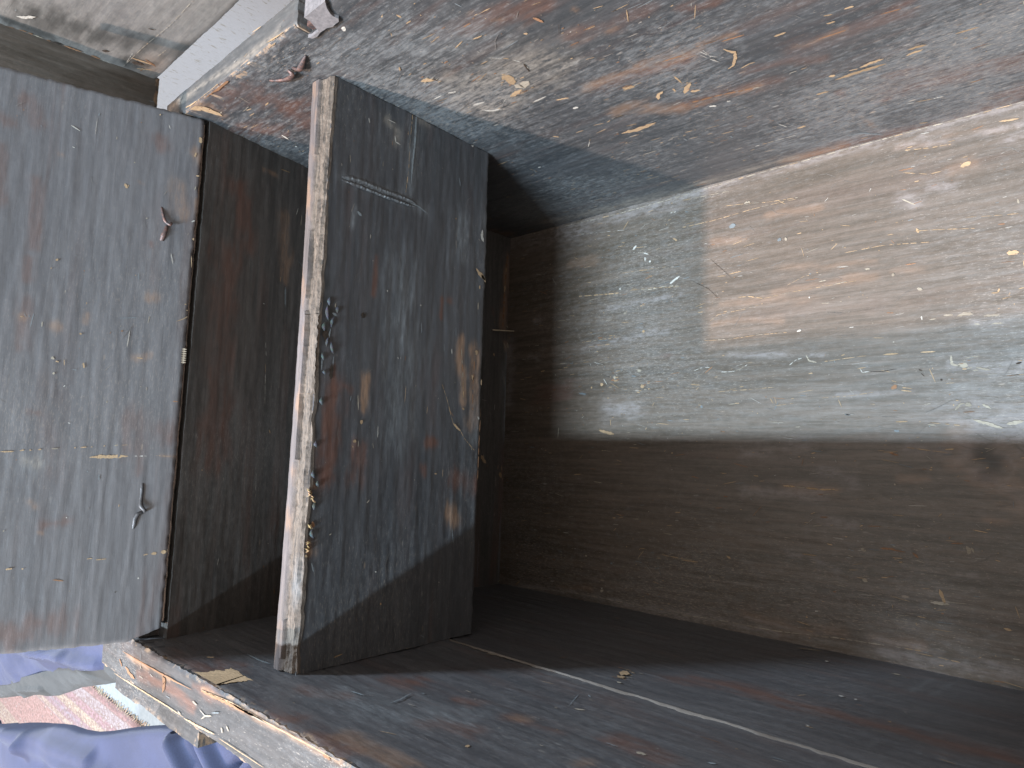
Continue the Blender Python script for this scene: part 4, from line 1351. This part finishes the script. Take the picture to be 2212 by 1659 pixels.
# splinters and dents standing off the upper part of the face
r = random.Random(5)
vs = []; fs = []; tn = []; uvs = []
def gouge(y, z, L, w, tone, ang=0):
    c, s = math.cos(ang), math.sin(ang)
    b = len(vs); n = 9
    for i in range(n):
        t = i / (n - 1); ww = w * math.sin(math.pi * min(max(t, .04), .96)) * .5
        yy, zz = (t - .5) * L, 0
        bowz = .25 * w * math.sin(math.pi * t)
        for sgn, up in ((-1, .0003), (0, .0018 * math.sin(math.pi * t) + .0002), (1, .0003)):
            a_, b_ = yy, bowz + sgn * ww
            vs.append((XD + up + .0003, y + a_ * c - b_ * s, z + a_ * s + b_ * c)); tn.append(tuple(q * r.uniform(.7, 1.2) for q in tone) + (1,)); uvs.append((y + a_, z + b_))
    for i in range(n - 1):
        for k in range(2): fs.append([b + i * 3 + k, b + (i + 1) * 3 + k, b + (i + 1) * 3 + k + 1, b + i * 3 + k + 1])
for (y, z, L, w) in ((.262, .3665, .012, .0032), (.2555, .362, .009, .0028), (.251, .3685, .007, .0036), (.240, .3655, .008, .0022), (.236, .3610, .010, .0024), (.2285, .3685, .006, .002),
                     (.217, .366, .004, .0028), (.195, .367, .006, .003), (.163, .3695, .005, .003), (.141, .3700, .006, .0032), (.134, .366, .005, .0025), (.2660, .3580, .006, .003), (.271, .3655, .007, .003), (.098, .368, .007, .003), (.118, .3675, .006, .003)):
    gouge(y, z, L, w, (.075, .09, .1), r.uniform(-.25, .35))
for (y, z) in ((.1235, .3695), (.0905, .3715), (.128, .372), (.087, .3715), (.105, .3705)):
    for _ in range(4): gouge(y + r.uniform(-.002, .002), z + r.uniform(-.001, .001), r.uniform(.003, .006), .0007, (.42, .27, .13), r.uniform(.6, 2.4))
mesh_obj('splintered_dents', vs, fs, CHIP, td, True, uvs, {'tone': tn})['kind'] = 'stuff'
# the two scribed grooves let into the upper corner of the face have raised lips
def groove(pts, w, depth, name, seed):
    vs = []; fs = []; uvs = []; ca = []; cb = []
    P = [np.array(p) for p in pts]; n = 160
    Ls = np.concatenate([[0], np.cumsum([np.linalg.norm(b - a) for a, b in zip(P[:-1], P[1:])])])
    prof = ((-1.25, .0002), (-.8, .9), (-.45, .25), (-.1, -.2), (.3, .15), (.75, .7), (1.2, .0002))
    for i in range(n + 1):
        s = Ls[-1] * i / n; k = min(len(P) - 2, int(np.searchsorted(Ls, s, 'right')) - 1)
        f = (s - Ls[k]) / (Ls[k + 1] - Ls[k]); c = P[k] * (1 - f) + P[k + 1] * f
        d = (P[k + 1] - P[k]); d = d / np.linalg.norm(d); nr = np.array([-d[1], d[0]])
        e = min(1, 8 * i / n + .1) * min(1, 8 * (n - i) / n + .1)
        for j, (a, hh) in enumerate(prof):
            jj = 1 + 1.8 * (float(vnoise(s * 700, j * 2.3, seed)) - .5)
            q = c + nr * a * w * .5 * (.75 + .5 * float(fbm(s * 160, j, seed + 1))) * (.5 + .5 * e)
            vs.append((XD + .00045 + depth * (max(hh, -.2) * jj + .25) * e, q[0], q[1])); uvs.append((q[0], q[1]))
            ca.append((0, 0, .18 if j in (1, 5) else 0, 1)); cb.append((.9 if j in (1, 4, 5) else .2, .5 if j in (3,) else 0, 0, 1))
    mm = len(prof)
    for i in range(n):
        for j in range(mm - 1): fs.append([i * mm + j, i * mm + j + 1, (i + 1) * mm + j + 1, (i + 1) * mm + j])
    mesh_obj(name, vs, fs, M_TILL, td, False, uvs, {'stain_a': ca, 'stain_shade_b': cb})
gd = [m for m in MARKS['D'] if m[0] == 'g' and m[1] > 1.2]
P1 = [(m_2[2] / 1000, m_2[3] / 1000) for m_2 in []]
gA = GROOVES[0]; gB = GROOVES[1]
groove(gB, .0062, .0009, 'scraped_groove', 35)

box('till_bottom', (-.030, .001, .2002), (XD - .0185, W - .001, .211), M_END, till, .1, 41, step=.03)

# the open till lid leaning back on the end wall
PL = np.array((.006, 0, .41)); DLv = np.array((-.2828, 0, .9592)); NL = np.array((.9592, 0, .2828))
def clip_corner(P, a, b):
    P = np.array(P); s_ = (P[..., 2] - .41) / .9592; y = P[..., 1]
    P[..., 1] = y + np.clip(.0088 * (1 - s_ / .024), 0, .0092) * np.clip(1 - y / .05, 0, 1)
    return P
tlid = board('till_lid', 'L', PL, (0, 1, 0), DLv, NL, .0012, W - .0008, -.0005, .162, .0015, .011, M_LID, till,
             seed=20, warp=.0008, edge=(.22, .2, .175, .22), jit=.0011, edge_len=.0022,
             bend=clip_corner)
pin1 = [(lift([(-.0016, .3617, .4358), (-.0012, .3565, .4346), (-.0008, .3507, .433), (-.0002, .3481, .4311), (.0005, .3465, .4287), (.0008, .3478, .4276), (.0007, .3494, .4281)], NL, (-.0005, .0012, .0022, .0028, .0038, .003, .0006)),
         (.0016, .0022, .0024, .0024, .0022, .0018, .0016), (.0014, .0018, .002, .002, .002, .0016, .0014)),
        (lift([(-.0001, .3457, .4308), (-.0003, .3415, .4315), (-.0007, .3372, .4326), (-.0009, .3326, .4335)], NL, (.0005, .0014, .0014, -.0004)),
         (.0024, .0034, .0038, .0034), (.0014, .0018, .002, .0016))]
pin2 = [(lift([(-.0004, .1287, .4316), (-.0004, .1244, .4316), (-.0003, .1193, .4315), (-.0004, .1143, .4316), (-.0002, .1093, .4312), (.0006, .1056, .4285), (.0006, .1045, .4292)], NL, (-.0006, .0008, .0008, .0012, .0026, .0032, .0004)),
         (.0018, .0026, .0024, .0026, .0034, .0026, .002), (.0014, .0016, .0016, .0018, .0024, .002, .0014)),
        (lift([(.0002, .1037, .4297), (-.0007, .1025, .4328), (-.0012, .0988, .4343), (-.0013, .0939, .4347), (-.0014, .0896, .4352)], NL, (.0006, .0014, .0012, .0008, -.0004)),
         (.0022, .0032, .0034, .0028, .0014), (.0016, .002, .002, .0016, .001))]
clench(tlid, pin1, NL, 'rusty clenched pin nearer the back wall')
clench(tlid, pin2, NL, 'dark clenched pin nearer the front wall', DARK)
# saw-toothed splinter on the lid's lower arris
vs = []; fs = []; tn = []; uvs = []
for i in range(7):
    y = .2290 + i * .0019
    b = len(vs)
    for (a, s_, l) in ((0, .0004, .0006), (.0009, -.0021, .0007), (.0018, .0004, .0006), (.0009, .0022, .0009)):
        vs.append(PL + np.array((0, y + a, 0)) + DLv * s_ + NL * l); tn.append((.42, .34, .25, 1)); uvs.append((y, s_))
    fs.append([b, b + 1, b + 2, b + 3])
mesh_obj('saw_tooth_splinters', vs, fs, CHIP, tlid, False, uvs, {'tone': tn})

# ------------------------------------------------------------------ the chest lid, standing open
lid = chest
DC = np.array((0, -.0543, .9985)); NC = np.array((0, -.9985, -.0543)); PC = np.array((0, .513, .425))
def clidx(A, gu, gv, wear):
    d = np.exp(-(((gu + .055) / .03) ** 2 + ((gv - .012) / .012) ** 2))
    A['O'][:] = np.maximum(A['O'], d * .5)
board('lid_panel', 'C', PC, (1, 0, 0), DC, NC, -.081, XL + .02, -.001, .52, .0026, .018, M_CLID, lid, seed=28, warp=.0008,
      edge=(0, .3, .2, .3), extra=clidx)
MARKS['H'] = []; SPECKS['H'] = 1500
board('lid_batten', 'H', (-.081, .513, .425), (0, -1, 0), DC, (1, 0, 0), -.002, .040, -.004, .52, .0015, .026, M_BATTEN, lid, grain_u=False, seed=29, warp=.0008,
      edge=(0, .3, .5, 0), jit=.001)

# everything above was placed in world coordinates; keep it there
for o in [c for c in chest.children]: o.location.z += .02

# ------------------------------------------------------------------ a splinter lying in the corner of the chest
vs = []; fs = []; uvs = []; tn = []
a = np.array((.0025, .3205, .0305)); b = np.array((.0125, .3225, .0012))
sd = np.array((0, 1, 0)); n = 10
for i in range(n + 1):
    t = i / n; c = a * (1 - t) + b * t; w = .0021 * (1 - .55 * t) * (.9 + .2 * float(vnoise(t * 9, 1, 3)))
    for (q, u) in ((-.5, 0), (-.4, .0009), (.4, .0010), (.5, 0)):
        vs.append(c + sd * q * w + np.array((u, 0, u * .4))); uvs.append((c[2], q * w)); tn.append((.52, .42, .28, 1))
for i in range(n):
    for k in range(4): fs.append([i * 4 + k, i * 4 + (k + 1) % 4, (i + 1) * 4 + (k + 1) % 4, (i + 1) * 4 + k])
fs.append([0, 1, 2, 3]); fs.append([n * 4 + 3, n * 4 + 2, n * 4 + 1, n * 4])
spl = mesh_obj('wood_splinter', vs, fs, CHIP, None, False, uvs, {'tone': tn})
tag(spl, 'pale straw coloured splinter leaning in the dark corner beside the till', 'splinter')

# ------------------------------------------------------------------ blue cloths outside the chest
BLUE = cloth_mat('blue_denim', (.011, .0135, .035, 1), (.021, .0255, .061, 1))
GREY = cloth_mat('grey_lining', (.013, .0145, .0145, 1), (.023, .024, .024, 1))

def interp(pts, x):
    xs = [p[0] for p in pts]; ys = [p[1] for p in pts]
    return np.interp(x, xs, ys)

def sheet(name, top, bot, x0, x1, nx, ny, hfun, mat, parent, thick=.004, zbase=.3):
    xs = np.linspace(x0, x1, nx + 1); vs = []
    for x in xs:
        yt = float(interp(top, x)); yb = float(interp(bot, x))
        for j in range(ny + 1):
            t = j / ny; y = yt * (1 - t) + yb * t
            vs.append((x, y, zbase + hfun(x, y, t)))
    n1 = ny + 1; fs = []
    for i in range(nx):
        for j in range(ny): fs.append([i * n1 + j, (i + 1) * n1 + j, (i + 1) * n1 + j + 1, i * n1 + j + 1])
    o = mesh_obj(name, vs, fs, mat, parent, True)
    m = o.modifiers.new('thickness', 'SOLIDIFY'); m.thickness = thick; m.offset = 0
    b = o.modifiers.new('round', 'BEVEL'); b.width = thick * .35; b.segments = 2; b.limit_method = 'ANGLE'
    return o

def ridge(x, y, a, b, w, h, sharp=1.):
    ax, ay = a; bx, by = b; dx, dy = bx - ax, by - ay
    t = max(0., min(1., ((x - ax) * dx + (y - ay) * dy) / (dx * dx + dy * dy)))
    d = math.hypot(x - ax - t * dx, y - ay - t * dy)
    s = 1 if (dx * (y - ay) - dy * (x - ax)) > 0 else -1
    return h * math.exp(-(d / w) ** 2) if sharp == 1. else h * (1 / (1 + math.exp(-s * d / w)))

HEM = [(-1.6, -.49), (-1.10, -.352), (-1.01, -.327), (-.972, -.322), (-.906, -.299), (-.86, -.287), (-.825, -.281), (-.753, -.262), (-.70, -.243), (-.643, -.222), (-.544, -.194), (-.463, -.171), (-.418, -.160), (-.30, -.13), (-.2, -.1)]
SEAM = [(-1.6, -.455), (-1.022, -.305), (-.804, -.24), (-.70, -.208), (-.59, -.178), (-.517, -.162), (-.424, -.143), (-.30, -.112), (-.2, -.08)]
UPPER = [(-1.6, -.1), (-.2, .12)]
def f1(x, y, t):
    return (.010 * (float(fbm(x * 9 + y * 5, y * 22, 61)) - .5) * 2 + ridge(x, y, (-.78, -.19), (-.50, -.155), .010, .014) + ridge(x, y, (-.95, -.22), (-.62, -.165), .008, .008)
            - .012 * max(0, (t - .8) / .2) ** 2)
def f1b(x, y, t):
    return .006 * (float(fbm(x * 12, y * 26, 62)) - .5) * 2 - .010 - .02 * t * t + ridge(x, y, (-.62, -.17), (-.5, -.19), .008, .008) + ridge(x, y, (-.95, -.30), (-.8, -.262), .006, .008)
g1 = sheet('draped_cloth', UPPER, SEAM, -1.55, -.22, 200, 70, f1, BLUE, None, .005)
tag(g1, 'blue denim cloth with a folded grey hem hanging beside the chest under the till lid', 'cloth')
LIN = [(x, y + .006) for x, y in SEAM]
l1 = sheet('grey_lining', LIN, HEM, -1.55, -.24, 240, 24, f1b, GREY, g1, .003)
l1['label'] = 'grey turned-up hem of the blue cloth'

TOP2 = [(-1.7, -.50), (-.99, -.366), (-.931, -.351), (-.824, -.323), (-.727, -.300), (-.66, -.281), (-.601, -.267), (-.543, -.257), (-.49, -.245), (-.442, -.231), (-.369, -.207), (-.278, -.179),
        (-.242, -.169), (-.221, -.169), (-.195, -.162), (-.171, -.154), (-.123, -.139), (-.08, -.136), (-.039, -.133), (.05, -.125)]
BOT2 = [(-1.7, -.70), (-.956, -.475), (.05, -.20)]
def f2(x, y, t):
    h = .014 * (float(fbm(x * 3 + y * 9, y * 9 - x * 2, 71, 2)) - .5) * 2
    h += ridge(x, y, (-.99, -.362), (-.764, -.336), .014, .016) + ridge(x, y, (-.764, -.336), (-.40, -.276), .014, .016)
    h += ridge(x, y, (-.86, -.338), (-.453, -.262), .010, .012)
    h += ridge(x, y, (-.70, -.42), (-.45, -.30), .02, .016)
    h += ridge(x, y, (-.226, -.168), (-.167, -.19), .006, .016) + ridge(x, y, (-.139, -.148), (-.085, -.17), .006, .014)
    h -= ridge(x, y, (-.18, -.158), (-.12, -.19), .008, .012) + ridge(x, y, (-.052, -.13), (-.075, -.155), .006, .018) + ridge(x, y, (-.025, -.13), (-.05, -.155), .005, .016)
    return h - .012 * math.exp(-t * 40)
g2 = sheet('folded_cloth', TOP2, BOT2, -1.6, .03, 800, 110, f2, BLUE, None, .006)
tag(g2, 'blue denim cloth lying in soft folds in front of the rug, below the front rim', 'cloth')

# ------------------------------------------------------------------ room: floor, rug, wall
def plane(name, x0, x1, y0, y1, z, mat, nx=1, ny=1):
    vs = []; fs = []
    for i in range(nx + 1):
        for j in range(ny + 1): vs.append((x0 + (x1 - x0) * i / nx, y0 + (y1 - y0) * j / ny, z))
    for i in range(nx):
        for j in range(ny): fs.append([i * (ny + 1) + j, (i + 1) * (ny + 1) + j, (i + 1) * (ny + 1) + j + 1, i * (ny + 1) + j + 1])
    return mesh_obj(name, vs, fs, mat)
g = NT('pale_floor'); tcx = g.n('ShaderNodeTexCoord').outputs['Object']
nn = g.noise(tcx, 60, 6, .7)
g.set(g.b.inputs['Base Color'], g.mix(g.ramp(nn, .3, .7), (.15, .168, .175, 1), (.19, .205, .21, 1)))
g.b.inputs['Roughness'].default_value = .8
tag(plane('floor', -9, 6, -7, 1.2, -.106, g.m), kind='structure')

g = NT('bright_flecked_wall'); tcx = g.n('ShaderNodeTexCoord').outputs['Object']
n1 = g.noise(tcx, 1, 5, .6, (240, 1, 64)); n2 = g.noise(tcx, 1, 2, .5, (1.2, 1, 2.0))
fleck = g.math('MULTIPLY', g.ramp(n1, .58, .66), .6)
g.set(g.b.inputs['Base Color'], g.mix(fleck, (.19, .19, .195, 1), (.10, .085, .055, 1)))
g.b.inputs['Roughness'].default_value = .9
bpn = g.n('ShaderNodeBump'); bpn.inputs['Strength'].default_value = .4; bpn.inputs['Distance'].default_value = .002
g.set(bpn.inputs['Height'], n1); g.set(g.b.inputs['Normal'], bpn.outputs[0])
vs = [(-6, .80, -.106), (4, .80, -.106), (4, .80, 1.25), (-6, .80, 1.25), (-6, .9, -.106), (4, .9, -.106), (4, .9, 1.25), (-6, .9, 1.25)]
wl = mesh_obj('wall', vs, [(0, 1, 2, 3), (5, 4, 7, 6), (3, 2, 6, 7), (0, 3, 7, 4), (1, 5, 6, 2), (0, 4, 5, 1)], g.m)
tag(wl, 'bright white flecked wall seen through the gap between chest and lid', 'wall', kind='structure')

# rug with bands running along the chest
g = NT('rug_weave'); tcx = g.n('ShaderNodeTexCoord').outputs['Object']
sx = g.n('ShaderNodeSeparateXYZ'); g.set(sx.inputs[0], tcx)
rp = g.n('ShaderNodeValToRGB'); rp.color_ramp.interpolation = 'CONSTANT'
y0r, y1r = -1.5, -.5825
bands = [(-1.5, (.62, .30, .26)), (-.960, (.70, .55, .40)), (-.905, (.66, .33, .29)), (-.758, (.42, .30, .36)), (-.754, (.70, .54, .42)), (-.735, (.44, .27, .36)), (-.722, (.42, .36, .48)),
         (-.711, (.44, .25, .33)), (-.700, (.72, .58, .40)), (-.671, (.42, .28, .34)), (-.667, (.52, .27, .34)), (-.646, (.42, .3, .36)), (-.642, (.52, .47, .52)), (-.609, (.40, .24, .22)), (-.605, (.60, .26, .25)), (-.5845, (.40, .24, .22))]
el = rp.color_ramp.elements
while len(el) > 1: el.remove(el[-1])
for k, (yy, c) in enumerate(bands):
    p = (yy - y0r) / (y1r - y0r)
    e = el[0] if k == 0 else el.new(p)
    e.position = max(0, p); e.color = c + (1,)
g.set(rp.inputs[0], g.math('DIVIDE', g.math('SUBTRACT', sx.outputs[1], y0r), y1r - y0r))
c = rp.outputs[0]
mp = g.n('ShaderNodeMapping'); g.set(mp.inputs[0], tcx); mp.inputs['Scale'].default_value = (26, 52, 1)
vo = g.n('ShaderNodeTexVoronoi'); g.set(vo.inputs['Vector'], mp.outputs[0]); vo.inputs['Scale'].default_value = 1; vo.inputs['Randomness'].default_value = .55
c = g.mix(g.ramp(vo.outputs['Distance'], .20, .27, .75, 0), c, (.80, .74, .66, 1))
ringm = g.math('MULTIPLY', g.ramp(vo.outputs['Distance'], .26, .30), g.ramp(vo.outputs['Distance'], .34, .38, 1, 0))
c = g.mix(g.math('MULTIPLY', ringm, .95), c, (.20, .09, .11, 1))
wv = g.noise(tcx, 1, 2, .5, (16, 34, 1), dist=2.2)
cm = g.math('MULTIPLY', g.ramp(wv, .47, .50), g.ramp(wv, .52, .55, 1, 0))
c = g.mix(g.math('MULTIPLY', cm, .8), c, (.22, .13, .09, 1))
c = g.mix(g.ramp(g.noise(tcx, 300, 4, .7), .4, .7, 0, .25), c, (.85, .8, .76, 1))
c = g.mix(.36, c, (.60, .50, .45, 1), 'MIX')
c = g.mix(g.ramp(g.noise(tcx, 1, 5, .7, (60, 110, 1)), .42, .58, .55, 0), c, (.26, .15, .13, 1))
c = g.mix(1.0, c, (.36, .35, .35, 1), 'MULTIPLY')
g.set(g.b.inputs['Base Color'], c); g.b.inputs['Roughness'].default_value = .95
xs0, xs1 = -3.6, -1.05
vs = []; fs = []
nx, ny = 60, 30
for i in range(nx + 1):
    for j in range(ny + 1):
        x = xs0 + (xs1 - xs0) * i / nx; y = y0r + (y1r - y0r) * j / ny
        vs.append((x, y, -.099 + .003 * (float(fbm(x * 3, y * 3, 5)) - .5)))
for i in range(nx):
    for j in range(ny): fs.append([i * (ny + 1) + j, (i + 1) * (ny + 1) + j, (i + 1) * (ny + 1) + j + 1, i * (ny + 1) + j + 1])
rug = mesh_obj('patterned_rug', vs, fs, g.m, None, True)
md = rug.modifiers.new('pile', 'SOLIDIFY'); md.thickness = .006; md.offset = -1
tag(rug, 'pink and cream patterned oriental rug with a long fringe on pale floor', 'rug')
# fringe
r = random.Random(9); vs = []; fs = []; 
x = xs0
while x < xs1:
    L = r.uniform(.010, .019); w = r.uniform(.004, .007); sk = r.uniform(-.006, .006); b = len(vs)
    for i in range(5):
        t = i / 4; c = x + sk * t + .004 * math.sin(t * 6 + x * 40); ww = w * (1 - .5 * t) / 2
        for q, u in ((-1, 0), (0, .003), (1, 0)): vs.append((c + q * ww, y1r - .004 + L * t, -.1045 + u + .004 * (1 - t)))
    for i in range(4):
        for k in range(2): fs.append([b + i * 3 + k, b + i * 3 + k + 1, b + i * 3 + k + 4, b + i * 3 + k + 3])
    x += r.uniform(.009, .018)
g = NT('fringe_yarn'); g.b.inputs['Roughness'].default_value = .9
tcx = g.n('ShaderNodeTexCoord').outputs['Object']
g.set(g.b.inputs['Base Color'], g.mix(g.ramp(g.noise(tcx, 30, 3, .6), .35, .65), (.26, .17, .12, 1), (.31, .26, .18, 1)))
fr = mesh_obj('fringe', vs, fs, g.m, rug); fr['kind'] = 'stuff'
